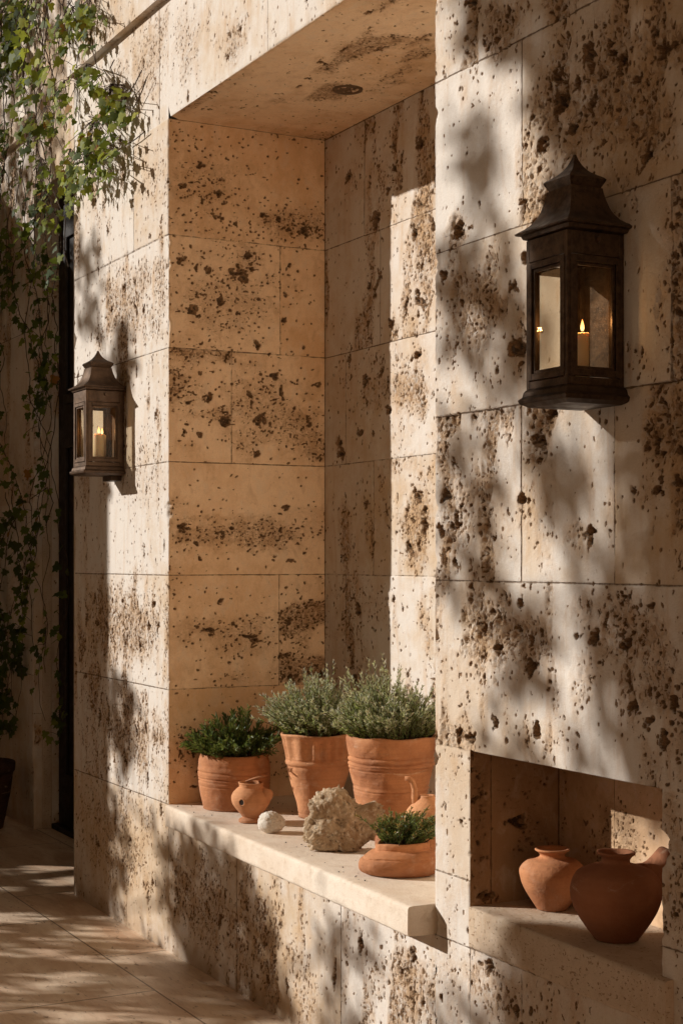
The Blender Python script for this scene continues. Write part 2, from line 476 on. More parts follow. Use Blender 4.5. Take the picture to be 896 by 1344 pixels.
def panel(kind, fixed, u0, u1, v0, v1, du, dv, rows, seed, clusters=(), dens=1.0, elong=1.0, sizes=1.0, rough_amp=1.0,
          edges={}, holes=(), tint0=0.0, corner_joints=(), border_free=False):
    """kind 'front' (Y=fixed, u=X, v=Z, facing -Y), 'jamb+' (X=fixed facing +X, u=Y), 'jamb-' (facing -X, u=Y),
    'ceil' (Z=fixed facing down, u=X, v=Y)"""
    rg = np.random.default_rng(seed)
    nu = max(2, int(round((u1 - u0) / du)) + 1); nv = max(2, int(round((v1 - v0) / dv)) + 1)
    us = np.linspace(u0, u1, nu); vs = np.linspace(v0, v1, nv)
    U, V = np.meshgrid(us, vs)
    so = (abs(int(fixed * 100)) * 7 + {'front': 1, 'jamb+': 2, 'jamb-': 3, 'ceil': 4}[kind]) % 997
    # joints and blocks
    jd = np.full(U.shape, 0.05); tint = np.zeros(U.shape); bofs = np.zeros(U.shape); bden = np.ones(U.shape)
    edgesv = []
    for (a, b, js) in rows:
        if b < v0 or a > v1: continue
        sel = (V >= a) & (V < b)
        wav = 0.0007 * (vn2(U * 14, V * 0, so + 3) - 0.5)
        for e in (a, b):
            if e > v0 + 1e-4 and e < v1 - 1e-4:
                near = np.abs(V - e) < 0.05
                jd = np.where(near, np.minimum(jd, np.abs(V - e + wav)), jd)
        js = sorted(js)
        bounds = [-99] + list(js) + [99]
        for k in range(len(bounds) - 1):
            hs = np.random.default_rng(int(abs(a * 1000) * 13 + abs(bounds[k]) * 777 + so) % 2 ** 31)
            s2 = sel & (U >= bounds[k]) & (U < bounds[k + 1])
            tint[s2] = hs.uniform(-0.55, 0.25) + tint0 + (0.75 if (kind == 'front' and fixed == 0 and bounds[k] == -2.659) else 0)  # one far-right block, partly browner stone, partly shade put into its colour
            bofs[s2] = hs.uniform(-0.0026, 0.0006)
            bden[s2] = hs.choice([0.35, 0.6, 0.9, 1.2, 1.5])
        for j in js:
            jd[sel] = np.minimum(jd[sel], np.abs(U[sel] - j))
    for (ax, val) in corner_joints:
        jd = np.minimum(jd, np.abs((U if ax == 'u' else V) - val))
    # cluster mask
    if elong > 1.2:
        cn = fbm2(U / 0.09, V / 0.30, so + 50, 4)
    elif elong < 0.85:
        cn = fbm2(U / 0.26, V / 0.12, so + 50, 4)
    else:
        cn = fbm2(U / 0.16, V / 0.16, so + 50, 4)
    M = (0.025 + 0.78 * sst(0.51, 0.73, cn)) * np.clip(bden, 0.3, 1.3)
    for (cu, cv, ru, rv, st) in clusters:
        d = np.sqrt(((U - cu) / ru) ** 2 + ((V - cv) / rv) ** 2) + 1.9 * (fbm2(U / 0.055, V / (0.055 * elong ** 0.7), so + 91, 5, 0.6) - 0.5)
        if st > 0: M = np.maximum(M, st * sst(1.35, 0.25, d))
        else: M = M * (1 + st * sst(1.2, 0.6, d))
    M = np.clip(M, 0, 1)
    W1 = fbm2(U / 0.010, V / 0.010, so + 7, 3) - 0.5
    W2 = fbm2(U / 0.028, V / 0.028, so + 8, 2) - 0.5
    D = np.zeros(U.shape); K = np.zeros(U.shape); DK = np.zeros(U.shape)
    area = (u1 - u0) * (v1 - v0)

    def stamp(cu, cv, a, b, rot, dep, wob):
        rr = max(a, b) * 1.6
        i0 = max(0, int((cu - rr - u0) / (u1 - u0) * (nu - 1))); i1 = min(nu, int((cu + rr - u0) / (u1 - u0) * (nu - 1)) + 2)
        j0 = max(0, int((cv - rr - v0) / (v1 - v0) * (nv - 1))); j1 = min(nv, int((cv + rr - v0) / (v1 - v0) * (nv - 1)) + 2)
        if i1 - i0 < 1 or j1 - j0 < 1: return
        s = np.s_[j0:j1, i0:i1]
        x = U[s] - cu; y = V[s] - cv
        c, sn = math.cos(rot), math.sin(rot)
        d = np.sqrt(((x * c + y * sn) / a) ** 2 + ((-x * sn + y * c) / b) ** 2)
        d = d + wob * (1.5 * W1[s] + 1.4 * W2[s])
        D[s] = np.maximum(D[s], sst(1.05, 0.55, d) * dep)
        DK[s] = np.maximum(DK[s], sst(1.1, 0.6, d) * (0.62 if max(a, b) < 0.0055 else 0.5) if max(a, b) < 0.009 else 0.85 * sst(0.85, 0.3, d))
        K[s] = np.maximum(K[s], np.clip(1.5 - d, 0, 1))

    def cavity(cu, cv, a, b, rot, dep, wob):
        r = max(a, b)
        if r < 0.007:
            stamp(cu, cv, a, b, rot, dep, wob); return
        stamp(cu, cv, a * 0.62, b * 0.62, rot, dep, wob)
        for _ in range(rg.integers(4, 8)):
            th = rg.uniform(0, 6.28); q = rg.uniform(0.35, 1.05); k = rg.uniform(0.22, 0.48)
            stamp(cu + a * q * math.cos(th), cv + b * q * math.sin(th), a * k, b * k, rg.normal(0, 0.5), dep * rg.uniform(0.4, 0.8), wob)

    # medium and large cavities
    nc = int(area * 1500 * dens)
    cu = rg.uniform(u0, u1, nc); cv = rg.uniform(v0, v1, nc)
    ii = np.clip(((cu - u0) / (u1 - u0) * (nu - 1)).astype(int), 0, nu - 1)
    jj = np.clip(((cv - v0) / (v1 - v0) * (nv - 1)).astype(int), 0, nv - 1)
    keep = rg.random(nc) < (0.035 + 0.9 * M[jj, ii] ** 1.4) * np.clip(bden[jj, ii] * 0.5 + 0.5, 0, 1.2)
    for a_, b_ in zip(cu[keep], cv[keep]):
        r = min(0.021, 0.0030 * (1.0 / max(rg.random(), 1e-3)) ** 0.46) * sizes
        e = math.exp(rg.normal(0, 0.28)) * math.sqrt(elong)
        cavity(a_, b_, r / e, r * e, rg.normal(0, 0.28), min(0.020, 0.0030 + r * rg.uniform(0.7, 1.2)), 1.0)
    # small holes
    ns = int(area * 6000 * dens)
    cu = rg.uniform(u0, u1, ns); cv = rg.uniform(v0, v1, ns)
    ii = np.clip(((cu - u0) / (u1 - u0) * (nu - 1)).astype(int), 0, nu - 1)
    jj = np.clip(((cv - v0) / (v1 - v0) * (nv - 1)).astype(int), 0, nv - 1)
    keep = rg.random(ns) < 0.035 + 0.9 * M[jj, ii] ** 1.15
    for a_, b_ in zip(cu[keep], cv[keep]):
        r = rg.uniform(0.0018, 0.0046)
        e = math.exp(rg.normal(0, 0.25)) * math.sqrt(elong)
        stamp(a_, b_, r / e, r * e, rg.normal(0, 0.4), r * rg.uniform(0.7, 1.3), 0.5)
    for h in holes: cavity(h[0], h[1], h[2] * 0.9, h[3] * 0.9, h[4], min(h[5] * 1.1, 0.026), 1.0)
    rb = fbm2(U / (0.026 / math.sqrt(elong)), V / (0.026 * math.sqrt(elong)), so + 21, 4, 0.68)
    crumb = M * rough_amp * (0.0012 + 0.016 * np.clip(rb - 0.36, 0, 1)) * sst(0.25, 0.8, M)
    H = bofs + 0.0012 * (fbm2(U / 0.05, V / 0.05, so + 33, 3) - 0.5) + 0.003 * (fbm2(U / 0.4, V / 0.4, so + 34, 2) - 0.5)
    H = H - crumb - D - 0.0016 * sst(0.0035, 0.0, jd)
    K = np.maximum(K, 0.20 * sst(0.003, 0.009, crumb))
    # borders
    du_l = U - u0; du_r = u1 - U; dv_b = V - v0; dv_t = v1 - V
    shU = np.zeros(U.shape); shV = np.zeros(U.shape)
    fade = np.ones(U.shape)
    for nm, dist in (('l', du_l), ('r', du_r), ('b', dv_b), ('t', dv_t)):
        if nm in ('none',): continue
        fade = np.minimum(fade, sst(0.0, 0.006, dist)) if nm not in edges or edges[nm] != 'free' else fade
    H = H * fade
    for nm, sd in edges.items():
        if sd == 'free' or sd is None: continue
        dist = {'l': du_l, 'r': du_r, 'b': dv_b, 't': dv_t}[nm]
        along = V if nm in 'lr' else U
        c = chipfun(along, sd)
        w = np.clip(1 - dist / (c * 2.2 + 0.002), 0, 1) ** 1.6
        H = H - c * w
        if nm == 'l': shU += c * w
        if nm == 'r': shU -= c * w
        if nm == 'b': shV += c * w
        if nm == 't': shV -= c * w
    U2 = U + shU; V2 = V + shV
    if kind == 'front': P = np.stack([U2, fixed - H, V2], -1); flip = False
    elif kind == 'jamb+': P = np.stack([fixed + H, U2, V2], -1); flip = False
    elif kind == 'jamb-': P = np.stack([fixed - H, U2, V2], -1); flip = True
    elif kind == 'ceil': P = np.stack([U2, V2, fixed - H], -1); flip = True
    F = grid_faces(nu, nv)
    if flip: F = F[:, ::-1]
    return P.reshape(-1, 3), F, dict(jd=jd.ravel(), pit=K.ravel(), tint=tint.ravel(), rough=M.ravel(), deep=DK.ravel())


def join_panels(name, ps, mat, parent):
    vs = []; fs = []; at = {k: [] for k in ('jd', 'pit', 'tint', 'rough', 'deep')}; n = 0
    for v, f, a in ps:
        vs.append(v); fs.append(f + n); n += len(v)
        for k in at: at[k].append(a[k])
    return np_mesh(name, np.concatenate(vs), np.concatenate(fs), mat, parent, {k: np.concatenate(q) for k, q in at.items()})


def flat(kind, fixed, u0, u1, v0, v1, step=0.05, jd=0.05):
    nu = max(2, int((u1 - u0) / step) + 1); nv = max(2, int((v1 - v0) / step) + 1)
    U, V = np.meshgrid(np.linspace(u0, u1, nu), np.linspace(v0, v1, nv))
    if kind == 'front': P = np.stack([U, U * 0 + fixed, V], -1); fl = False
    elif kind == 'jamb+': P = np.stack([U * 0 + fixed, U, V], -1); fl = False
    elif kind == 'jamb-': P = np.stack([U * 0 + fixed, U, V], -1); fl = True
    else: P = np.stack([U, V, U * 0 + fixed], -1); fl = True
    F = grid_faces(nu, nv)
    z = np.zeros(U.size)
    return P.reshape(-1, 3), (F[:, ::-1] if fl else F), dict(jd=z + jd, pit=z, tint=z, rough=z + 0.15, deep=z)


XL, XA, XB, XR = -6.27, -5.21, -3.39, 2.0          # pier end, niche jambs, wall end to the right
ND, ZT, ZS, ZLG = 0.63, 2.98, 0.525, 3.41          # niche depth, soffit, sill top, ledge
QA, QB, QD = -3.224, -2.505, 0.266                 # lower opening
QZ0, QZ1 = 0.551, 0.933

wall = thing('travertine_wall', 'tall pitted cream travertine wall with a deep planted niche and a low alcove', 'wall', (0, 0, 0))


def cl(x, y, rx, ry, st, Yp=0.0):
    p = pt(x, y, Yp); a = pt(x - rx, y, Yp); b = pt(x + rx, y, Yp)
    c = pt(x, y - ry, Yp)
    return (p.x, p.z, abs(b.x - a.x) / 2, abs(c.z - p.z), st)


rows_L = [(0, 0.525, [-5.64]), (0.525, 0.935, [-5.412]), (0.935, 1.345, []), (1.345, 1.752, []), (1.752, 2.16, [-5.72]), (2.16, 2.565, [-5.89]), (2.565, 2.98, [-5.56]), (2.98, 3.41, [-5.3, -4.38])]
cl_L = [cl(185, 620, 30, 70, 0.35), cl(160, 820, 60, 60, 0.9), cl(170, 960, 55, 60, 0.85), cl(125, 940, 25, 90, 0.4), cl(150, 1100, 60, 70, 0.65),
        cl(170, 400, 50, 60, 0.7), cl(200, 250, 30, 60, 0.35), cl(160, 690, 45, 40, -0.5), cl(180, 290, 30, 50, -0.4), cl(200, 60, 40, 60, 0.5)]
E_PIER_L, E_A, E_B, E_TOP = 301, 302, 303, 304
dens_main = 1.0
left_pier = panel('front', 0.0, XL, XA, 0.0, ZT, 0.0045, 0.0035, rows_L, 1001, cl_L, 1.25, 2.3, 0.85, 1.0, {'l': E_PIER_L, 'r': E_A, 't': 'free'})
left_pier_top = panel('front', 0.0, XL, XA, ZT, ZLG, 0.006, 0.0045, rows_L, 1002, [cl(200, 60, 40, 60, 0.6), cl(150, 120, 30, 40, 0.4)], 1.1, 2.3, 0.85, 1.0, {'l': E_PIER_L, 'b': 'free', 'r': 'free'})
lintel = panel('front', 0.0, XA, XB, ZT, ZLG, 0.005, 0.0045, rows_L, 1003, [cl(300, 50, 20, 40, 0.7), cl(245, 60, 20, 60, 0.5)], 1.0, 2.3, 0.85, 1.0, {'b': E_TOP, 'l': 'free', 'r': 'free'})
apron = panel('front', 0.0, XA, XB, 0.0, 0.45, 0.0045, 0.0035, [(0, 0.525, [-4.62, -3.9])], 1004,
              [cl(260, 1180, 50, 60, 0.75), cl(330, 1220, 50, 70, 0.8), cl(400, 1300, 20, 60, 0.5), cl(540, 1300, 60, 50, 0.8), cl(440, 1240, 50, 40, -0.5), cl(355, 1300, 12, 60, 0.95)], 1.25, 2.3, 0.95, 1.0, {'l': 'free', 'r': 'free'})
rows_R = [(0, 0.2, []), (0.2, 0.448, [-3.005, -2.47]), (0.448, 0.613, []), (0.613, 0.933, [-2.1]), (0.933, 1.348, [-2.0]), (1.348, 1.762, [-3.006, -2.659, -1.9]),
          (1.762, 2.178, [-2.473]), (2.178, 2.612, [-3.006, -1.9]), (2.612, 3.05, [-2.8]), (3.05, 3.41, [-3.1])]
cl_R = [cl(790, 120, 130, 130, 0.95), cl(690, 200, 20, 100, 0.75), cl(700, 270, 25, 50, 0.9), cl(660, 30, 40, 50, 0.8), cl(600, 60, 30, 60, 0.25), cl(630, 220, 50, 100, -0.85),
        cl(620, 400, 60, 80, 0.85), cl(600, 300, 20, 25, 0.8), cl(685, 450, 20, 80, 0.8), cl(640, 520, 60, 20, -0.5),
        cl(715, 545, 25, 30, 0.98), cl(705, 590, 20, 30, 0.8), cl(605, 660, 35, 70, 0.7), cl(690, 670, 20, 50, 0.6), cl(750, 640, 40, 60, -0.8), cl(655, 700, 30, 60, 0.35),
        cl(760, 705, 25, 25, 0.6), cl(860, 640, 22, 30, 0.5), cl(850, 720, 40, 40, -0.8),
        cl(635, 830, 45, 75, 1.0), cl(690, 850, 35, 50, 0.85), cl(820, 830, 60, 60, 0.85), cl(870, 900, 40, 70, 0.85), cl(770, 900, 25, 60, 0.5), cl(600, 900, 30, 40, -0.5),
        cl(700, 960, 60, 30, 0.35), cl(850, 900, 30, 50, 0.8), cl(880, 350, 25, 120, 0.6), cl(840, 470, 30, 30, 0.5), cl(885, 1150, 20, 100, 0.7),
        cl(640, 1300, 40, 40, 0.7), cl(590, 1280, 30, 40, 0.5), cl(720, 1320, 30, 40, 0.4), cl(600, 1080, 25, 60, -0.3)]


def big(x, y, w, h, dep=0.022, rot=0.0):
    p = pt(x, y, 0.0); q = cl(x, y, w, h, 1)
    return (p.x, p.z, q[2], q[3], rot, dep, 0.75)


holes_R = [big(730, 100, 9, 13, .03), big(757, 110, 10, 9, .025), big(731, 142, 11, 17, .03, .3), big(706, 193, 9, 12, .025), big(712, 265, 9, 9, .02), big(770, 60, 7, 9), big(800, 68, 6, 6), big(596, 305, 10, 14, .02),
           big(672, 375, 8, 12, .02), big(675, 455, 10, 18, .02), big(690, 335, 6, 9), big(582, 360, 6, 9), big(586, 650, 8, 9, .018), big(589, 690, 4, 7), big(597, 682, 4, 6), big(704, 580, 10, 13, .025), big(718, 545, 16, 10, .02, .5), big(686, 655, 6, 8),
           big(863, 643, 9, 11, .02), big(831, 645, 5, 8), big(885, 632, 8, 7), big(628, 828, 9, 11, .02), big(650, 850, 6, 14, .02), big(682, 790, 7, 12, .02), big(694, 878, 7, 12, .02, -.3), big(762, 835, 8, 9, .02), big(778, 838, 6, 14, .018), big(820, 845, 8, 12, .022),
           big(816, 783, 8, 7), big(853, 795, 8, 6, .018), big(830, 925, 9, 7, .02), big(850, 948, 9, 11, .022), big(868, 975, 8, 16, .024), big(882, 922, 8, 12), big(615, 968, 9, 9, .02), big(605, 1078, 6, 5), big(650, 952, 6, 9)]
RE = -1.85
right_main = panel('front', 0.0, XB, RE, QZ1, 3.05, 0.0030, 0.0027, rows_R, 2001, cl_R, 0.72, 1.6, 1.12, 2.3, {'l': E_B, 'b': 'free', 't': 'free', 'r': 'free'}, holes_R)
right_top = panel('front', 0.0, XB, RE, 3.05, ZLG, 0.006, 0.006, rows_R, 2002, [], 0.8, 1.7, 1.15, 1.0, {'l': 'free', 'b': 'free', 'r': 'free'})
right_strip = panel('front', 0.0, XB, QA, 0.0, QZ1, 0.0035, 0.0030, rows_R, 2003, cl_R, 0.8, 1.7, 1.0, 1.4, {'l': E_B, 'r': 311, 't': 'free', 'b': 'free'}, holes_R)
right_low = panel('front', 0.0, QA, QB, 0.0, 0.455, 0.0035, 0.0030, rows_R, 2004, cl_R, 0.9, 1.7, 1.1, 1.0, {'l': 'free', 'r': 'free'})
right_side = panel('front', 0.0, QB, RE, 0.0, QZ1, 0.0036, 0.0030, rows_R, 2005, cl_R, 0.9, 1.7, 1.0, 1.0, {'l': 312, 't': 'free', 'r': 'free'})
rear_face = [flat('front', 0.0, RE, XR, 0.0, ZLG), flat('jamb-', XL, 0.0, 0.50, 0.0, ZLG)]
upper = panel('front', -0.03, XL, -3.2, ZLG, 4.1, 0.008, 0.007, [(3.41, 4.1, [-5.9, -4.9])], 1010, [cl(150, 40, 30, 30, 0.4)], 0.8, 2.3, 0.9, 1.0, {'b': 331})
upper2 = [flat('front', -0.03, -3.2, XR, ZLG, 4.1), flat('front', -0.03, XL, XR, 4.1, 6.0), flat('jamb-', XL, -0.03, 0.50, ZLG, 6.0)]
ledge_under = panel('ceil', ZLG, XL, -3.2, -0.03, 0.0, 0.01, 0.005, [], 1011, [], 0.3, 1, 0.6, 0.6, {'l': None})
join_panels('wall_face', [left_pier, left_pier_top, lintel, apron], M_TRAV, wall)
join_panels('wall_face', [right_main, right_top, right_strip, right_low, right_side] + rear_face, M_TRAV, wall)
join_panels('upper_band', [upper, ledge_under, flat('ceil', ZLG, -3.2, XR, -0.03, 0.0)] + upper2, M_TRAV, wall)

rows_J = [(0.4, 0.935, []), (0.935, 1.345, [0.44]), (1.345, 1.752, []), (1.752, 2.16, [0.247]), (2.16, 2.565, [0.444]), (2.565, 2.98, [])]


def cj(x, y, rx, ry, st):
    t = (x - CX0) / FPX
    lam = XA / (FX + RX * t); Y = lam * (FY + RY * t) - DY; z = EH - (y - HY) * lam / FPX
    return (Y, z, rx * lam / FPX / 0.9, ry * lam / FPX, st)


def bj(x, y, w, h, dep=0.014, rot=0.0):
    q = cj(x, y, w, h, 1); return (q[0], q[1], q[2], q[3], rot, dep, 0.75)


cl_J = [cj(265, 240, 45, 45, 0.55), cj(385, 295, 55, 28, 0.75), cj(300, 265, 60, 20, 0.3), cj(300, 390, 80, 55, 0.55), cj(325, 340, 20, 30, 0.7), cj(250, 510, 35, 35, 0.45), cj(345, 530, 60, 55, 0.6), cj(320, 570, 30, 40, 0.5),
        cj(320, 700, 100, 26, 0.8), cj(320, 645, 100, 25, -0.9), cj(300, 830, 70, 25, 0.6), cj(300, 780, 60, 20, -0.3), cj(395, 820, 20, 60, 0.6), cj(250, 980, 30, 40, 0.5), cj(330, 930, 90, 30, -0.9), cj(380, 230, 40, 40, -0.7), cj(400, 420, 20, 40, -0.2)]
holes_J = [bj(264, 216, 5, 5), bj(266, 262, 5, 8), bj(288, 254, 6, 6), bj(288, 285, 6, 4), bj(309, 293, 4, 3), bj(240, 243, 6, 6), bj(347, 281, 6, 4), bj(366, 286, 4, 4), bj(414, 303, 5, 6), bj(238, 339, 6, 7), bj(272, 355, 5, 7), bj(251, 408, 8, 7), bj(290, 395, 6, 5),
           bj(325, 337, 5, 7), bj(322, 365, 6, 8), bj(340, 392, 5, 4), bj(313, 411, 4, 3), bj(295, 553, 7, 11), bj(340, 552, 8, 7), bj(358, 492, 9, 4, .014, .3), bj(405, 553, 5, 7), bj(339, 596, 5, 9), bj(328, 518, 4, 5), bj(243, 567, 4, 6), bj(376, 386, 4, 5), bj(372, 420, 4, 6),
           bj(376, 667, 5, 4), bj(258, 713, 4, 3), bj(290, 790, 6, 5), bj(274, 827, 8, 4), bj(300, 870, 4, 3), bj(380, 817, 4, 4), bj(285, 700, 7, 5), bj(345, 705, 6, 4), bj(380, 735, 6, 3)]
jamb_l = panel('jamb+', XA, 0.0, ND, 0.45, ZT, 0.0036, 0.0035, rows_J, 3001, cl_J, 0.95, 0.75, 0.95, 0.45, {'l': E_A, 'b': 'free'}, holes_J, 0.0, [('u', ND), ('v', ZT)])
jamb_r = panel('jamb-', XB, 0.0, ND, 0.45, ZT, 0.008, 0.0035, rows_J, 3002, [], 0.6, 1.0, 1.0, 0.5, {'l': E_B, 'b': 'free'})
rows_K = [(0.4, 0.935, [-4.3]), (0.935, 1.345, [-5.05, -4.3]), (1.345, 1.752, [-4.841, -4.2]), (1.752, 2.16, [-5.047, -4.25]), (2.16, 2.565, [-4.79]), (2.565, 2.98, [-4.908, -4.1])]


def ck(x, y, rx, ry, st): return cl(x, y, rx, ry, st, ND)
def bk(x, y, w, h, dep=0.016, rot=0.0):
    p = pt(x, y, ND); q = ck(x, y, w, h, 1); return (p.x, p.z, q[2], q[3], rot, dep, 0.75)


cl_K = [ck(540, 510, 30, 55, 0.95), ck(490, 510, 30, 50, 0.6), ck(545, 680, 25, 70, 0.95), ck(500, 240, 20, 45, 0.5), ck(460, 235, 12, 25, 0.5), ck(545, 400, 20, 60, -0.5), ck(455, 820, 20, 50, 0.6), ck(480, 790, 30, 40, 0.4), ck(455, 500, 14, 50, 0.4), ck(545, 800, 25, 50, -0.2), ck(470, 660, 20, 40, -0.3)]
holes_K = [bk(492, 287, 8, 14, .018, .3), bk(457, 232, 5, 9), bk(508, 250, 4, 8), bk(497, 365, 5, 9), bk(478, 500, 6, 9), bk(510, 540, 7, 10), bk(545, 466, 7, 7), bk(471, 568, 4, 5), bk(447, 590, 6, 18), bk(548, 190, 4, 6), bk(470, 800, 6, 9), bk(545, 650, 7, 10), bk(556, 690, 6, 14), bk(536, 720, 6, 9)]
back = panel('front', ND, XA, XB, 0.45, ZT, 0.0042, 0.0038, rows_K, 3003, cl_K, 0.95, 1.6, 1.0, 0.9, {'b': 'free'}, holes_K, 0.0, [('u', XA), ('v', ZT)])
soffit = panel('ceil', ZT, XA, XB, 0.0, ND, 0.006, 0.0045, [(-1, 2, [-4.86])], 3004, [(-4.45, 0.30, 0.5, 0.2, 0.22), (-4.95, 0.15, 0.2, 0.1, 0.25), (-4.8, 0.45, 0.3, 0.12, 0.2)], 0.5, 0.6, 0.9, 0.5, {'b': E_TOP}, [(-4.61, 0.405, 0.052, 0.030, 0.1, 0.02, 0.12), (-4.61, 0.405, 0.040, 0.022, 0.1, 0.02, 0.12), (-4.42, 0.22, 0.03, 0.012, 0.2, 0.01, 0.6), (-4.2, 0.3, 0.05, 0.012, 0.4, 0.01, 0.6)], 0.1, [('v', ND)])
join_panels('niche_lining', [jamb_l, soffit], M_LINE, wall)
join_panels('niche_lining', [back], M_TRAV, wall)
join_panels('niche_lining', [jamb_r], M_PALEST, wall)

rows_Q = [(0.4, 1.0, [0.062])]
q_l = panel('jamb+', QA, 0.0, QD, 0.45, QZ1, 0.0035, 0.0032, rows_Q, 4001, [(0.03, 0.75, 0.03, 0.2, 0.6), (0.17, 0.73, 0.06, 0.08, 0.5)], 0.9, 0.9, 1.0, 0.5, {'l': 311, 'b': 'free'}, (), 0.2, [('u', QD)])
q_r = panel('jamb-', QB, 0.0, QD, 0.45, QZ1, 0.006, 0.0032, [], 4002, [], 0.7, 1.0, 1.0, 0.5, {'l': 312, 'b': 'free'})
q_b = panel('front', QD, QA, QB, 0.45, QZ1, 0.0038, 0.0032, [(0.4, 1.0, [-3.0])], 4003, [(-2.98, 0.72, 0.12, 0.1, 0.6), (-2.72, 0.72, 0.05, 0.1, 0.8), (-2.85, 0.68, 0.06, 0.07, -0.5)], 1.1, 1.4, 0.9, 0.6, {'b': 'free'}, (), 0.1, [('u', QA)])
q_c = panel('ceil', QZ1, QA, QB, 0.0, QD, 0.006, 0.005, [], 4004, [], 0.4, 0.8, 0.8, 0.5, {'b': 'free'})
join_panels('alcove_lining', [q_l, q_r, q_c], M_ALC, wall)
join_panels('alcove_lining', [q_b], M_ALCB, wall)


# slabs: gridded boxes with worn edges
def slab(name, pts_front, yb, z0, z1, mat, parent, seed, wear=0.004, step=0.008):
    (xa, ya), (xb, yb2) = pts_front
    L = xb - xa
    nx = int(L / step) + 1
    xs = np.linspace(0, 1, nx)
    # section path (y from front, z): bottom back -> bottom front -> top front -> top back
    def edge(t): return ya + (yb2 - ya) * t
    h = z1 - z0
    ny = 26
    sec = [(1.0, 0.0)] + [(q, 0.0) for q in np.linspace(0.5, 0.0, 10)[:-1]] + [(0.0, q) for q in np.linspace(0.0, 1.0, 14)] + [(q, 1.0) for q in np.linspace(0.02, 1.0, ny)]
    ns = len(sec)
    V = []
    for t in xs:
        yf = edge(t)
        for (a, b) in sec:
            V.append((xa + L * t, yf + (yb - yf) * a, z0 + h * b))
    V = np.array(V)
    # end caps are made from the first and last sections
    sc = np.array(sec)
    tt = np.repeat(xs, ns); sa = np.tile(sc[:, 0], nx); sb = np.tile(sc[:, 1], nx)
    yf = ya + (yb2 - ya) * tt
    dfront = (V[:, 1] - yf); dtop = z1 - V[:, 2]; dbot = V[:, 2] - z0
    ex = np.minimum(V[:, 0] - xa, xb - V[:, 0])
    c = 0.0014 + wear * 0.45 * np.clip(vn2(V[:, 0] * 22, V[:, 2] * 10, seed) - 0.62, 0, 1) * 2.5 + 0.001 * vn2(V[:, 0] * 120, V[:, 2] * 30, seed + 2)
    wt = np.clip(1 - np.maximum(dfront, dtop) / (0.004 + 2 * c), 0, 1); wb = np.clip(1 - np.maximum(dfront, dbot) / (0.004 + 2 * c), 0, 1)
    V[:, 1] += c * (wt + wb); V[:, 2] += c * (wb - wt)
    V[:, 1] += 0.0006 * (fbm2(V[:, 0] * 25, V[:, 2] * 25, seed + 3, 3) - 0.5) * (dfront < 0.02)
    F = []
    for i in range(nx - 1):
        for k in range(ns - 1):
            F.append((i * ns + k, (i + 1) * ns + k, (i + 1) * ns + k + 1, i * ns + k + 1))
    F = np.array(F)
    nb = len(V)
    caps = []
    V2 = [V]
    for q, i in ((0, 0), (1, nx - 1)):
        ring = V[i * ns:(i + 1) * ns].copy()
        V2.append(ring)
        caps.append(list(range(nb + q * ns, nb + (q + 1) * ns))[:: (1 if q == 0 else -1)])
    me = bpy.data.meshes.new(name)
    me.from_pydata(np.concatenate(V2).tolist(), [], F.tolist() + caps)
    me.validate()
    bm = bmesh.new(); bm.from_mesh(me); bmesh.ops.recalc_face_normals(bm, faces=bm.faces)
    for f in bm.faces: f.smooth = len(f.verts) == 4
    bm.to_mesh(me); bm.free()
    me.materials.append(mat)
    o = bpy.data.objects.new(name, me); C.objects.link(o); o.parent = parent
    return o


slab('sill', ((XA + 0.001, -0.012), (XB - 0.0015, -0.078)), ND - 0.001, 0.448, ZS, M_SILL, wall, 51)
slab('shelf', ((QA + 0.001, -0.004), (-2.465, -0.022)), QD - 0.001, 0.45, QZ0, M_SHELF, wall, 52, 0.008)
mb = MB(); mb.box(-6.2, XR, 0.72, 1.1, 0, 6.0); mb.build('wall_core', M_PLASTER, wall)

# ------------------------------------------------------------------ the far wall with the doorway
far = thing('entrance_wall', 'shaded rough stone wall under hanging ivy left of the dark doorway', 'wall', (0, 0, 0))
FWY = 0.32; DXL, DXR, DZT = -7.90, -6.27, 3.30
f1 = panel('front', FWY, -9.2, DXL, 0.0, 5.2, 0.010, 0.008, [(0, 0.8, []), (0.8, 1.7, []), (1.7, 2.6, []), (2.6, 3.7, [-8.4]), (3.7, 5.2, [])], 5001, [], 0.5, 1.5, 1.2, 0.5, {'r': 321})
f2 = panel('front', FWY, DXL, DXR, DZT, 5.2, 0.012, 0.010, [], 5002, [], 0.3, 1.5, 1.2, 0.5, {'l': 'free', 'b': 'free'})
f3 = panel('jamb+', DXL, FWY, 0.52, 0.0, DZT, 0.006, 0.008, [(0, 0.6, []), (0.6, 1.75, []), (1.75, 2.7, [])], 5003, [], 0.4, 1.2, 0.9, 0.4, {'l': 321})
f4 = flat('ceil', DZT, DXL, DXR, FWY, 0.52)
join_panels('wall_face', [f1, f2, f3, f4, flat('front', FWY, -14, -9.2, 0, 5.2), flat('front', FWY, -14, DXR, 5.2, 6)], M_TRAV, far)
mb = MB()
mb.box(-14, DXL + 0.015, FWY - 0.035, FWY + 0.03, 3.62, 3.72)
mb.build('ledge', M_TRAV_L if False else M_SHELF, far, bevel=0.006)
mb = MB()                                                   # stone casing strip on the door reveal
mb.box(DXL + 0.002, DXL + 0.014, FWY + 0.045, FWY + 0.095, 0.0, DZT)
mb.build('casing', M_SHELF, far, bevel=0.004)

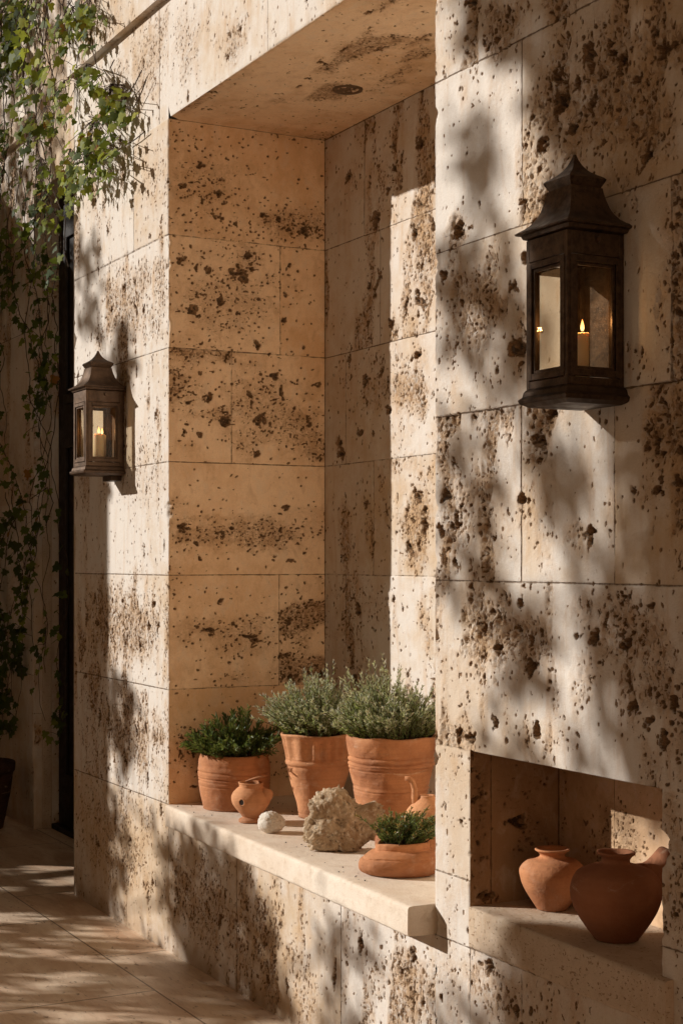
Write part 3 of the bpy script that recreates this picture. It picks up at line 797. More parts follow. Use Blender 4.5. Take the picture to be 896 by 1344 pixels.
door = thing('door', 'tall almost black panelled wooden door beside the climbing ivy', 'door', (DXL, 0.43, 0))
mb = MB(); W = DXR - DXL
mb.box(0.016, W, 0.02, 0.06, 0.03, DZT - 0.005)
mb.build('door_leaf', M_DOOR, door, bevel=0.003)
for (a, b, c, d) in ((0.14, 0.70, 0.25, 2.02), (0.14, 0.70, 2.20, 3.1), (0.92, 1.5, 0.25, 2.02), (0.92, 1.5, 2.20, 3.1)):
    mb = MB()
    mb.box(a, b, 0.004, 0.02, c, c + 0.05); mb.box(a, b, 0.004, 0.02, d - 0.05, d)
    mb.box(a, a + 0.05, 0.004, 0.0195, c + 0.05, d - 0.05); mb.box(b - 0.05, b, 0.004, 0.0195, c + 0.05, d - 0.05)
    mb.build('panel_moulding', M_DOOR, door, bevel=0.004)
mb = MB(); mb.tube([(0.82, -0.005, 1.02), (0.82, -0.05, 1.03), (0.82, -0.05, 1.3), (0.82, -0.005, 1.31)], 0.009, 8); mb.build('handle', M_BRONZE, door, True)
mb = MB(); mb.box(0.016, W, -0.02, 0.06, 0.0, 0.028); mb.build('threshold', M_DOOR, door, bevel=0.004)

# ------------------------------------------------------------------ ground
gm = bpy.data.meshes.new('stone_paving')
gm.from_pydata([(-60, -70, 0), (60, -70, 0), (60, 50, 0), (-60, 50, 0)], [], [(0, 1, 2, 3)])
gm.materials.append(mat_floor())
go = bpy.data.objects.new('stone_paving', gm); C.objects.link(go)
tag(go, 'warm brown travertine paving with long dappled light along the wall', 'paving', kind='structure')

mb = MB()
gx = np.linspace(-5.6, 1.2, 240); gy = np.linspace(-30, -1.35, 120)
GX, GY = np.meshgrid(gx, gy)
GZ = 0.012 + 0.05 * fbm2(GX * 2.2, GY * 2.2, 71, 4) * sst(-1.35, -1.9, GY)
bed = np_mesh('light_sink', np.stack([GX, GY, GZ], -1).reshape(-1, 3), grid_faces(240, 120), mat_plain('light_sink_soil', (0.07, 0.045, 0.026), 0.95, sc=9, bump=0.012), None)  # dark ground added out of view to cut light bounced onto the wall
tag(bed, 'added unseen dark soil sheet cutting the light bounced onto the wall', 'soil', kind='structure')

# unseen wall added to shade the doorway corner; its opening shapes floor streaks
cw = thing('shade_wall', 'added unseen plaster wall that shades the doorway corner and the paving', 'wall', (-8.72, -3.47, 0))
mb = MB(); mb.box(-0.12, 0.12, 0.0, 3.74, 0, 0.92); mb.box(-0.12, 0.12, 0.0, 3.74, 1.70, 3.42)
mb.box(-0.12, 0.12, 0.0, 0.20, 0.92, 1.70); mb.box(-0.12, 0.12, 1.45, 3.74, 0.92, 1.70)
mb.build('wall_body', M_PLASTER, cw)
mb = MB()
for z in (1.08, 1.29, 1.50): mb.box(-0.03, 0.03, 0.203, 1.447, z - 0.035, z + 0.035)
mb.build('light_slats', M_DOOR, cw, bevel=0.004)  # slats added to cut the sun into streaks on the floor
mb = MB(); mb.box(-0.15, 0.15, -0.02, 3.74, 3.422, 3.47); mb.build('coping', M_SHELF, cw, bevel=0.008)


bt = thing('light_blocker', 'added unseen buttress standing out of the wall past the alcove', 'blocker', (-1.1, 0, 0))
mb = MB(); mb.box(-0.2, 0.2, -0.86, 0.02, 0, 4.6); mb.build('shaft', mat_plain('blocker_stone', (0.30, 0.20, 0.13), 0.9, sc=5, bump=0.003), bt, bevel=0.01)  # unseen pier added to block bounce light from the right wall
mb = MB(); mb.box(-0.24, 0.24, -0.9, 0.02, 4.603, 4.72); mb.build('cap', M_SHELF, bt, bevel=0.01)
gh = thing('bounce_wall', 'added unseen ochre house side closing the sunny right end of the courtyard', 'reflector', (1.25, -6.0, 0))
mb = MB(); mb.box(0, 0.4, 1.6, 4.7, 0, 6.5); mb.build('bounce_face', mat_plain('ochre_plaster', (0.90, 0.62, 0.38), 0.9, sc=4, bump=0.002, var=0.06), gh)  # unseen sunlit wall added to bounce warm light onto the jamb
mb = MB(); mb.box(-0.08, 0.48, 1.55, 4.75, 6.503, 6.65); mb.build('bounce_cap', M_SHELF, gh, bevel=0.01)
mb = MB(); mb.box(-0.05, -0.003, 1.9, 2.8, 0.0, 2.3); mb.build('door', M_DOOR, gh, bevel=0.01)  # dark slab on the added bounce wall

# ------------------------------------------------------------------ lanterns
def make_lantern(label, loc):
    t = thing('wall_lantern', label, 'lantern', loc, 0, 'wall lanterns')
    s = 0.0735                                   # half width; body from y=-0.15 to wall, local z=0 at base plate
    cy = -0.0785
    mb = MB()
    mb.square_loft([(0.070, -0.012), (0.084, -0.004), (0.087, 0.004), (0.080, 0.010), (0.078, 0.020), (0.0735, 0.026)], 0, cy)
    mb.build('base', M_BRONZE, t, bevel=0.0012)
    mb = MB()                                    # cage: posts and rails
    pw = 0.012
    z0, z1 = 0.026, 0.345
    for sx in (-1, 1):
        for sy in (-1, 1):
            x0 = sx * s; y0 = cy + sy * s
            mb.box(min(x0, x0 - sx * pw), max(x0, x0 - sx * pw), min(y0, y0 - sy * pw), max(y0, y0 - sy * pw), z0, z1)
    for za, zb in ((z0, z0 + 0.016), (z1 - 0.048, z1)):
        for sx in (-1, 1):
            a = sx * s; b = a - sx * pw * 0.8
            mb.box(min(a, b), max(a, b), cy - s + pw, cy + s - pw, za, zb)
            a = cy + sx * s; b = a - sx * pw * 0.8
            mb.box(-s + pw, s - pw, min(a, b), max(a, b), za, zb)
    mb.build('cage', M_BRONZE, t, bevel=0.0014)
    wz0, wz1 = z0 + 0.018, z1 - 0.050
    for side in ('front', 'right', 'left'):      # framed glass doors
        mb = MB(); g = MB()
        e = s + 0.0025; r = 0.014; hw = s - pw + 0.004
        def bx(u0, u1, za, zb, d0, d1, B):
            if side == 'front': B.box(u0, u1, cy - d1, cy - d0, za, zb)
            elif side == 'right': B.box(d0, d1, cy + u0, cy + u1, za, zb)
            else: B.box(-d1, -d0, cy + u0, cy + u1, za, zb)
        bx(-hw, -hw + r, wz0, wz1, e - 0.010, e, mb); bx(hw - r, hw, wz0, wz1, e - 0.010, e, mb)
        bx(-hw + r, hw - r, wz0, wz0 + r, e - 0.010, e, mb); bx(-hw + r, hw - r, wz1 - r, wz1, e - 0.010, e, mb)
        q = r * 0.5
        bx(-hw + r, -hw + r + q, wz0 + r, wz1 - r, e - 0.012, e - 0.005, mb); bx(hw - r - q, hw - r, wz0 + r, wz1 - r, e - 0.012, e - 0.005, mb)
        bx(-hw + r + q, hw - r - q, wz0 + r, wz0 + r + q, e - 0.012, e - 0.005, mb); bx(-hw + r + q, hw - r - q, wz1 - r - q, wz1 - r, e - 0.012, e - 0.005, mb)
        fr = mb.build('glass_frame', M_BRONZE, t, bevel=0.0012)
        bx(-hw + r, hw - r, wz0 + r, wz1 - r, e - 0.0135, e - 0.0125, g)
        g.build('glass_pane', M_GLASS, fr)
    mb = MB()                                    # flared roof
    mb.square_loft([(0.062, 0.340), (0.074, 0.346), (0.082, 0.349), (0.085, 0.356), (0.094, 0.358), (0.0955, 0.3615), (0.089, 0.366), (0.080, 0.371), (0.070, 0.379), (0.0615, 0.390), (0.0545, 0.404), (0.049, 0.421), (0.045, 0.437), (0.0435, 0.447)], 0, cy, wy=0.93)
    rf = mb.build('roof', M_BRONZE, t, smooth=True)
    md = rf.modifiers.new('es', 'EDGE_SPLIT'); md.split_angle = R(38)
    mb = MB()
    mb.square_loft([(0.038, 0.4465), (0.041, 0.452), (0.046, 0.461), (0.0475, 0.466), (0.044, 0.470), (0.036, 0.475), (0.027, 0.481), (0.0185, 0.489), (0.011, 0.500), (0.0055, 0.512), (0.0022, 0.523)], 0, cy)
    cp = mb.build('roof_cap', M_BRONZE, rf, smooth=True)
    md = cp.modifiers.new('es', 'EDGE_SPLIT'); md.split_angle = R(38)
    mb = MB()
    mb.box(-0.066, 0.066, -0.006, 0.004, 0.0, 0.36)
    mb.build('back_plate', M_BRONZE, t, bevel=0.002)
    mb = MB()
    mb.tube([(s, cy + 0.004, 0.330), (s + 0.006, cy + 0.004, 0.330)], [0.007, 0.005], 12)
    mb.build('catch', M_BRONZE, t, smooth=False)
    return t


def make_candle(label, loc, r, h, name='pillar_candle'):
    t = thing(name, label, 'candle', loc, 0, 'lantern candles')
    vv = []; ff = []; seg = 28
    prof = [(0, 0), (r, 0.0), (r, h * 0.5), (r, h - 0.004), (r * 0.96, h), (r * 0.82, h - 0.001), (r * 0.6, h - 0.005), (0.0, h - 0.006)]
    lathe_simple(prof, seg, 'wax', M_WAX, t)
    mb = MB(); mb.tube([(0, 0, h - 0.007), (0.001, 0, h + 0.006)], 0.0011, 6); mb.build('wick', M_DOOR, t)
    fp = [(0, 0.0), (0.0028, 0.003), (0.0042, 0.008), (0.0036, 0.014), (0.0018, 0.021), (0.0, 0.027)]
    o = lathe_simple([(a, b + h + 0.003) for a, b in fp], 14, 'flame', M_FLAME, t)
    return t


def lathe_simple(prof, seg, name, mat, parent):
    prof = np.array(prof); n = len(prof)
    th = np.linspace(0, 2 * np.pi, seg, endpoint=False)
    v = np.stack([np.outer(prof[:, 0], np.cos(th)), np.outer(prof[:, 0], np.sin(th)), np.repeat(prof[:, 1:2], seg, 1)], -1).reshape(-1, 3)
    i = np.arange(n - 1)[:, None] * seg; k = np.arange(seg)[None, :]; k2 = (k + 1) % seg
    f = np.stack([i + k, i + k2, i + seg + k2, i + seg + k], -1).reshape(-1, 4)
    return np_mesh(name, v, f, mat, parent)


L1 = make_lantern('large dark bronze lantern with steep flared roof hanging in shade above the alcove', (-2.6915, 0, 1.738))
L2 = thing('wall_lantern', 'smaller looking sunlit bronze lantern beside the dark doorway', 'lantern', (-5.741, 0, 1.735), 0, 'wall lanterns')
L2.scale = (1, 1, 0.90)
for ch in list(L1.children):
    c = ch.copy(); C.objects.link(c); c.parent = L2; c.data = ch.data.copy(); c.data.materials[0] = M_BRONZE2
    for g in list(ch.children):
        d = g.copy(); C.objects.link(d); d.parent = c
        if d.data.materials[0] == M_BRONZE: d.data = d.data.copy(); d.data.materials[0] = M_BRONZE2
mb = MB(); mb.box(-0.045, 0.050, -0.045, -0.001, -0.034, -0.0125); mb.build('bracket', M_BRONZE, L2, bevel=0.003)
make_candle('slim cream candle burning inside the shaded lantern above the alcove', (-2.676, -0.070, 1.7645), 0.0145, 0.116)
make_candle('thick cream candle burning inside the sunlit lantern beside the doorway', (-5.733, -0.078, 1.7585), 0.023, 0.125)
make_candle('thinner cream candle standing behind the thick one in the sunlit lantern', (-5.775, -0.050, 1.7585), 0.016, 0.125)
for loc, e in (((-2.676, -0.070, 1.908), 0.35), ((-5.733, -0.078, 1.905), 0.35)):
    l = bpy.data.lights.new('candle_light', 'POINT'); l.energy = e; l.color = (1.0, 0.55, 0.22); l.shadow_soft_size = 0.006
    lo = bpy.data.objects.new('candle_light', l); C.objects.link(lo); lo.location = loc


# ------------------------------------------------------------------ pottery
def catmull(pts, n):
    p = np.array(pts, float)
    d = np.concatenate([[0], np.cumsum(np.linalg.norm(np.diff(p, axis=0), axis=1))])
    q = np.linspace(0, d[-1], n)
    out = np.zeros((n, 2))
    pp = np.vstack([2 * p[0] - p[1], p, 2 * p[-1] - p[-2]])
    for i, s in enumerate(q):
        k = min(np.searchsorted(d, s, side='right') - 1, len(p) - 2)
        t = (s - d[k]) / max(d[k + 1] - d[k], 1e-9)
        p0, p1, p2, p3 = pp[k], pp[k + 1], pp[k + 2], pp[k + 3]
        out[i] = 0.5 * (2 * p1 + (p2 - p0) * t + (2 * p0 - 5 * p1 + 4 * p2 - p3) * t * t + (3 * p1 - p0 - 3 * p2 + p3) * t ** 3)
    out[:, 0] = np.maximum(out[:, 0], 0.0)
    return out


def pot(name, outer, inner, mat, parent, seed, grooves=(), wob=0.004, seg=144, nr=110, extra=None, squash=None):
    """outer profile from base centre up to rim, inner profile from rim down; grooves: (z, width, depth, tilt)"""
    o = catmull(outer, nr); i = catmull(inner, 34)
    prof = np.vstack([o, i[1:]]); nout = nr
    th = np.linspace(0, 2 * np.pi, seg, endpoint=False)
    Rr = np.repeat(prof[:, 0:1], seg, 1); Z = np.repeat(prof[:, 1:2], seg, 1); T = np.repeat(th[None, :], len(prof), 0)
    isout = (np.arange(len(prof)) < nout)[:, None]
    for (gz, gw, gd, tilt) in grooves:
        zz = Z - gz - tilt * np.cos(T + seed) - 0.0025 * (vn2(np.cos(T) * 2 + 5, np.sin(T) * 2 + 5 + gz * 99, seed) - 0.5)
        amp = 0.55 + 0.9 * vn2(np.cos(T) * 1.6 + 9, np.sin(T) * 1.6 + gz * 57, seed + 3)
        Rr = Rr - isout * gd * amp * np.exp(-(zz / gw) ** 2)
    X = Rr * np.cos(T); Y = Rr * np.sin(T)
    P = np.stack([X, Y, Z], -1).reshape(-1, 3)
    if extra is not None:
        P = extra(P.reshape(len(prof), seg, 3), T, isout).reshape(-1, 3)
    nz = fbm3(P, 11, seed, 3) - 0.5; n2 = fbm3(P, 60, seed + 4, 3) - 0.5
    rr = np.hypot(P[:, 0], P[:, 1]) + 1e-6
    k = (wob * 2 * nz + wob * 0.45 * n2) * np.clip(rr / 0.02, 0, 1)
    P[:, 0] += P[:, 0] / rr * k; P[:, 1] += P[:, 1] / rr * k
    zmax = P[:, 2].max()
    P[:, 2] += np.clip((P[:, 2] / zmax - 0.5) * 2, 0, 1) * wob * 1.6 * (vn2(P[:, 0] * 14 + 3, P[:, 1] * 14, seed + 9) - 0.5)
    if squash is not None: P = squash(P)
    n = len(prof)
    a = np.arange(n - 1)[:, None] * seg; kk = np.arange(seg)[None, :]; k2 = (kk + 1) % seg
    F = np.stack([a + kk, a + k2, a + seg + k2, a + seg + kk], -1).reshape(-1, 4)
    return np_mesh(name, P, F, mat, parent)


def soil_disc(parent, r, z, seed):
    prof = [(0, z + 0.008), (r * 0.3, z + 0.006), (r * 0.6, z + 0.004), (r * 0.85, z + 0.001), (r, z - 0.004)]
    o = lathe_simple(prof[::-1], 40, 'soil', M_SOIL, parent)
    return o


# leaf instancing: template (verts, faces) placed many times in ONE mesh
T_NEEDLE = (np.array([(-.5, 0, 0), (.5, 0, 0), (.42, .6, .06), (0, 1, 0), (-.42, .6, .06)], float), [(0, 1, 2, 4), (4, 2, 3)])
T_LEAF = (np.array([(0, 0, 0), (.28, .22, .05), (.5, .5, .09), (.3, .8, .05), (0, 1, -.04), (-.3, .8, .05), (-.5, .5, .09), (-.28, .22, .05), (0, .5, -.02)], float),
          [(0, 1, 8, 7), (1, 2, 8), (2, 3, 8), (3, 4, 8), (4, 5, 8), (5, 6, 8), (6, 7, 8)])
T_IVY = (np.array([(0, 0, 0), (.30, -.10, .03), (.56, .10, -.03), (.34, .36, .03), (.42, .62, -.02), (.18, .66, .02), (0, 1.02, -.06), (-.18, .66, .02), (-.42, .62, -.02), (-.34, .36, .03), (-.56, .10, -.03), (-.30, -.10, .03), (0, .38, .05)], float),
         [(12, 0, 1, 2), (12, 2, 3), (12, 3, 4, 5), (12, 5, 6), (12, 6, 7), (12, 7, 8, 9), (12, 9, 10), (12, 10, 11, 0)])


def leaves(name, tmpl, pos, direc, nrm, length, width, lv, mat, parent):
    tv, tf = tmpl
    pos = np.asarray(pos, float); d = np.asarray(direc, float); nn = np.asarray(nrm, float)
    d = d / (np.linalg.norm(d, axis=1, keepdims=True) + 1e-9)
    x = np.cross(d, nn); x = x / (np.linalg.norm(x, axis=1, keepdims=True) + 1e-9)
    z = np.cross(x, d)
    L = np.asarray(length, float)[:, None, None]; Wd = np.asarray(width, float)[:, None, None]
    P = pos[:, None, :] + tv[None, :, 0:1] * Wd * x[:, None, :] + tv[None, :, 1:2] * L * d[:, None, :] + tv[None, :, 2:3] * L * z[:, None, :]
    n = len(pos); k = len(tv)
    by = {}
    for f in tf: by.setdefault(len(f), []).append(f)
    fl = []
    for m, q in by.items():
        q = np.array(q)
        fl.append((q[None] + (np.arange(n) * k)[:, None, None]).reshape(-1, m))
    o = np_mesh(name, P.reshape(-1, 3), fl, mat, parent, {'lv': np.repeat(np.asarray(lv, float), k)})
    return o


def herb(parent, rg, r0, zc, spread, height, nst, lmat, leaf_len, leaf_w, per, lean=(0, 0), tips=True, droop=0.25, lv0=(0.1, 0.7), gap=0.008, tmpl=T_NEEDLE, angle=0.7, clip=None):
    """bush of thin upright stems carrying small leaves"""
    sb = MB(); pos = []; dr = []; nm = []; ln = []; wd = []; lv = []
    for _ in range(nst):
        a = rg.uniform(0, 2 * math.pi); q = math.sqrt(rg.random())
        bx, by = r0 * q * math.cos(a), r0 * q * math.sin(a)
        out = q ** 1.2 * spread * rg.uniform(0.6, 1.1)
        lob = 0.72 + 0.56 * vn2(np.array([bx * 22 + 3.0]), np.array([by * 22 + zc * 50]), 9)[0]
        stray = rg.random() < 0.15
        hgt = height * rg.uniform(0.5, 1.0) * lob * (1.0 - 0.40 * q ** 2) * (1.3 if stray else 1.0)
        tx = bx + math.cos(a) * out + lean[0] + rg.normal(0, 0.018); ty = by + math.sin(a) * out + lean[1] + rg.normal(0, 0.018)
        n = 9
        pts = []
        wig = rg.normal(0, 0.006, 2)
        for i in range(n):
            s = i / (n - 1)
            pts.append((bx + (tx - bx) * s ** 1.35 + wig[0] * math.sin(s * 5), by + (ty - by) * s ** 1.35 + wig[1] * math.sin(s * 4 + 1), zc + hgt * (s - droop * q * s * s * 0.5)))
        if clip: pts = [clip(p) for p in pts]
        sb.tube(pts, [0.0013] * 5 + [0.0009] * 4, 4, False)
        P = np.array(pts)
        for k in range(per):
            s = rg.uniform(0.12, 1.0) ** 0.8
            f = s * (n - 1); i = min(int(f), n - 2); w = f - i
            p = P[i] * (1 - w) + P[i + 1] * w
            ax = P[i + 1] - P[i]; ax = ax / (np.linalg.norm(ax) + 1e-9)
            rv = rg.normal(0, 1, 3); side = np.cross(ax, rv); side /= np.linalg.norm(side) + 1e-9
            d = ax * math.cos(angle) + side * math.sin(angle)
            pos.append(p); dr.append(d); nm.append(rg.normal(0, 1, 3)); L = leaf_len * rg.uniform(0.6, 1.2) * (0.75 if s > 0.9 else 1)
            ln.append(L); wd.append(leaf_w * rg.uniform(0.8, 1.25))
            lv.append(np.clip(lv0[0] + (lv0[1] - lv0[0]) * (0.25 + 0.75 * s) * rg.uniform(0.5, 1.15) + (0.2 if tips and s > 0.88 else 0), 0, 0.97 if rg.random() < 0.985 else 1.0))
    sb.build('stems', M_STEM, parent)
    leaves('leaves', tmpl, pos, dr, nm, ln, wd, lv, lmat, parent)


rg = np.random.default_rng(5)
Z0 = ZS + 0.0005
cfit = lathe_simple([(0.0, 0.004), (0.030, 0.003), (0.036, 0.001), (0.040, -0.004), (0.049, -0.004), (0.051, 0.0), (0.051, 0.012)], 48, 'ceiling_fitting', mat_plain('fitting_metal', (0.16, 0.095, 0.05), 0.6, metal=0.2), wall)
cfit.location = (-4.61, 0.405, ZT)
# --- A: squat tub at the left jamb
A = thing('potted_herb', 'squat grooved terracotta tub of dark leafy herb beside the left side of the niche', 'potted plant', (-5.045, 0.185, Z0), 0.4, 'potted plants on the sill')
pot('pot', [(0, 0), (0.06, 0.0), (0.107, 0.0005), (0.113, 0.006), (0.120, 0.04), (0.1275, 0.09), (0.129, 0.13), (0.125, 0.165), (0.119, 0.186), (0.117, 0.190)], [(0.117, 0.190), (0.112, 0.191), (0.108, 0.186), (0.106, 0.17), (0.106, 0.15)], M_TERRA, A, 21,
    [(0.128, 0.0022, 0.004, 0.004), (0.112, 0.0018, 0.004, -0.003), (0.095, 0.002, 0.0035, 0.005), (0.082, 0.0016, 0.0035, 0.002), (0.15, 0.006, 0.002, 0.002)], 0.005)
soil_disc(A, 0.108, 0.170, 1)
herb(A, rg, 0.095, 0.172, 0.115, 0.195, 120, M_ROSE, 0.028, 0.0062, 26, lv0=(0.0, 0.8), tips=False, tmpl=T_LEAF, angle=0.6, droop=0.6)
# --- small pierced vessel
Vs = thing('clay_vessel', 'small round clay vessel with a pierced hole and loose lid before the squat tub', 'vessel', (-4.735, 0.106, Z0), 0.0)
pot('body', [(0, 0), (0.025, 0.0), (0.040, 0.0005), (0.042, 0.004), (0.0405, 0.011), (0.031, 0.016), (0.031, 0.020), (0.044, 0.036), (0.060, 0.058), (0.066, 0.078), (0.062, 0.096), (0.050, 0.110), (0.041, 0.118), (0.0405, 0.126), (0.043, 0.1315)],
    [(0.043, 0.1315), (0.038, 0.132), (0.035, 0.124), (0.035, 0.112)], M_TERRA2, Vs, 23, [(0.117, 0.002, 0.002, 0.001)], 0.0025)
va = math.atan2(-DY - 0.106 - 0.55, 4.735 - 1.0)        # the pierced side looks towards the path
hd = Vector((math.cos(va - 0.28), math.sin(va - 0.28), 0))
mb = MB()
hp = hd * 0.0655 + Vector((0, 0, 0.074)); tang = Vector((-hd.y, hd.x, 0)); upv = Vector((0, 0, 1))
ring = []
for k in range(21):
    th = 2 * math.pi * k / 20
    ring.append(hp + tang * (0.0105 * math.cos(th)) + upv * (0.0115 * math.sin(th)))
mb.tube(ring, 0.0026, 8, False); mb.build('hole_rim', M_TERRA2, Vs, True)
mb = MB(); mb.tube([hp - hd * 0.004, hp + hd * 0.0012], 0.0103, 20); mb.build('hole', M_SOIL, Vs)
mb = MB(); nb = Vector((math.cos(va + 1.35), math.sin(va + 1.35), 0.25)).normalized()
mb.tube([nb * 0.052 + Vector((0, 0, 0.078)), nb * 0.066 + Vector((0, 0, 0.080)), nb * 0.075 + Vector((0, 0, 0.082)), nb * 0.080 + Vector((0, 0, 0.083))], [0.026, 0.021, 0.013, 0.004], 16)
mb.build('spout', M_TERRA2, Vs, True)
lid = lathe_simple([(0, 0.0), (0.030, 0.0), (0.036, 0.002), (0.036, 0.0045), (0.012, 0.008), (0, 0.0085)], 40, 'lid', M_TERRA2, Vs)
lid.location = (0.010, 0.014, 0.142); lid.rotation_euler = (R(9), R(-14), 0)


# --- rocks
def rock(name, label, cat, loc, rz, shape, mat, sub=6, seed=3, amp=0.02):
    bm = bmesh.new(); bmesh.ops.create_icosphere(bm, subdivisions=sub, radius=1.0)
    P = np.array([v.co[:] for v in bm.verts]); F = np.array([[v.index for v in f.verts] for f in bm.faces]); bm.free()
    Q = shape(P)
    n1 = fbm3(P, 1.7, seed, 4); n2 = fbm3(P, 5.5, seed + 9, 4, 0.6); n3 = fbm3(P, 19, seed + 19, 3, 0.6)
    k = 1 + amp * (2.4 * (n1 - 0.5) * 2 + 1.5 * (n2 - 0.5) * 2 + 0.55 * (n3 - 0.5) * 2)
    rid = np.abs(n2 - 0.5) * 2
    k -= amp * 0.6 * sst(0.30, 0.0, rid)
    Q = Q * k[:, None]
    Q[:, 2] -= np.percentile(Q[:, 2], 4)
    Q[:, 2] = np.where(Q[:, 2] < 0, Q[:, 2] * 0.05, Q[:, 2])
    Q[:, 2] -= Q[:, 2].min()
    o = np_mesh(name, Q, F, mat, None)
    o.location = loc; o.rotation_euler = (0, 0, rz)
    if name == 'pale_stone': o.scale = (0.86, 0.86, 0.86)
    return tag(o, label, cat)


def sh_big(P):
    # local x runs along the picture's right, z up, y away
    Q = P * np.array([0.098, 0.062, 0.074])
    def lump(c, r, k):
        c = np.array(c, float); c /= np.linalg.norm(c)
        d = 1 - P @ c
        return k * np.exp(-(d / r) ** 2)
    g = lump((-0.35, -0.3, 0.95), 0.16, 0.45) + lump((0.95, -0.25, 0.42), 0.055, 0.62) + lump((-0.9, -0.3, -0.35), 0.2, 0.22) + lump((0.25, -0.5, 0.8), 0.10, 0.22) + lump((0.85, -0.2, -0.4), 0.2, 0.15)
    g -= lump((-0.75, -0.5, -0.05), 0.06, 0.18) + lump((0.05, -1, 0.25), 0.025, 0.22) + lump((0.55, -0.5, 0.75), 0.05, 0.22) + lump((0.8, -0.5, 0.05), 0.05, 0.22) + lump((-0.4, -0.9, -0.4), 0.05, 0.12)
    return Q * (1 + g)[:, None]


rk = rock('weathered_rock', 'craggy brown rock with knobbly lumps sitting before the two tall herb pots', 'rock', (-4.150, 0.125, Z0), R(62), sh_big, M_ROCK, 6, 12, 0.098)
rk.scale = (0.93, 0.95, 1.16)
rock('pale_stone', 'small whitish rounded stone lying near the front edge of the sill', 'stone', (-4.52, 0.078, Z0), R(40), lambda P: P * np.array([0.050, 0.042, 0.038]) * np.clip(1.08 - 0.5 * np.clip(P @ np.array([[0.5], [-0.6], [0.6]]) - 0.72, 0, 1) - 0.4 * np.clip(P @ np.array([[-0.7], [-0.5], [0.5]]) - 0.75, 0, 1), 0.7, 2), M_PALE, 5, 31, 0.045)


# --- B: tall fluted pot with lavender
def flute(P, T, isout):
    z = P[:, :, 2]; zz = z / 0.285
    band = sst(0.67, 0.74, zz) * sst(1.0, 0.93, zz)
    am = vn2(np.cos(T) * 1.5 + 4, np.sin(T) * 1.5 + 4, 77)
    k = -0.008 * band * (0.5 + 0.5 * np.cos(T * 17 + 2 * np.sin(T * 3))) * (0.35 + am) * isout
    r = np.hypot(P[:, :, 0], P[:, :, 1]) + 1e-6
    P[:, :, 0] += P[:, :, 0] / r * k; P[:, :, 1] += P[:, :, 1] / r * k
    return P


B = thing('potted_lavender', 'tall tapered terracotta pot with fluted collar and bushy silver green lavender, centre of the niche', 'potted plant', (-4.725, 0.352, Z0), 2.1, 'potted plants on the sill')
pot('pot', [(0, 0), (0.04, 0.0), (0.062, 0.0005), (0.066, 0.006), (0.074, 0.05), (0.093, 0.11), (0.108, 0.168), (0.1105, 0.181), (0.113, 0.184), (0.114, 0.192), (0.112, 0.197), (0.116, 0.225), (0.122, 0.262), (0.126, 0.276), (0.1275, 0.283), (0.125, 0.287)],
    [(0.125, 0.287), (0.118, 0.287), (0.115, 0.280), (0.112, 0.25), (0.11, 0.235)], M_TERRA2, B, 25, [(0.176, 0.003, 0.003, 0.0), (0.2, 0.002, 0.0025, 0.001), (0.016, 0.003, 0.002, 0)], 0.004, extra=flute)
soil_disc(B, 0.114, 0.262, 2)
herb(B, rg, 0.105, 0.262, 0.110, 0.250, 420, M_LAV, 0.017, 0.0028, 46, lv0=(0.0, 0.9), droop=0.55, lean=(0.02, 0.025))
# --- C: barrel pot with lavender
Cc = thing('potted_lavender', 'widest banded terracotta pot with bushy lavender, beside the sunlit back wall', 'potted plant', (-4.262, 0.372, Z0), 0.8, 'potted plants on the sill')
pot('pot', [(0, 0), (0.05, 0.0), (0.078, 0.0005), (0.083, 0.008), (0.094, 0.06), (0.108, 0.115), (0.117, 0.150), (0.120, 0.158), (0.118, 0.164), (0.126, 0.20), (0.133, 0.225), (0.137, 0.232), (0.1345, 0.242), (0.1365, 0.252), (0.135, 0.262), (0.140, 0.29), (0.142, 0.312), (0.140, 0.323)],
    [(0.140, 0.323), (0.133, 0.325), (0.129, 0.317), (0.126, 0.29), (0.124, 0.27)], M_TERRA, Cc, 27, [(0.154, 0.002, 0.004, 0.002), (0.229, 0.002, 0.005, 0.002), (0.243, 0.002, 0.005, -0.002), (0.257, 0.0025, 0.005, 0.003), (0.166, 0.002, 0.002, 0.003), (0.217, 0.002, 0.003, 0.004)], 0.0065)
soil_disc(Cc, 0.128, 0.296, 3)
herb(Cc, rg, 0.118, 0.296, 0.090, 0.240, 460, M_LAV, 0.017, 0.0028, 46, lv0=(0.0, 0.9), droop=0.5)
# --- D: low boat-shaped pot with thyme
Dd = thing('potted_thyme', 'low rounded terracotta bowl with a small tuft of thyme near the sill edge', 'potted plant', (-3.755, 0.118, Z0), R(62), 'potted plants on the sill')


def boat(P):
    x = P[:, 0].copy()
    P[:, 0] = np.where(x < 0, x * 1.22, x * 1.1); P[:, 1] *= 0.84
    P[:, 2] *= 1 - 0.18 * sst(0.02, 0.12, -x)
    return P


pot('pot', [(0, 0), (0.05, 0.0), (0.080, 0.002), (0.096, 0.016), (0.100, 0.034), (0.096, 0.052), (0.082, 0.066), (0.070, 0.071), (0.067, 0.078), (0.066, 0.090), (0.063, 0.0945)], [(0.063, 0.0945), (0.058, 0.093), (0.055, 0.082), (0.055, 0.07)], M_TERRA, Dd, 29,
    [(0.052, 0.002, 0.003, 0.003), (0.073, 0.002, 0.002, 0)], 0.010, squash=boat)
soil_disc(Dd, 0.056, 0.078, 4)
herb(Dd, rg, 0.048, 0.078, 0.062, 0.125, 150, M_ROSE, 0.012, 0.0034, 46, lv0=(0.1, 0.95), droop=0.45, lean=(0.016, 0.0))
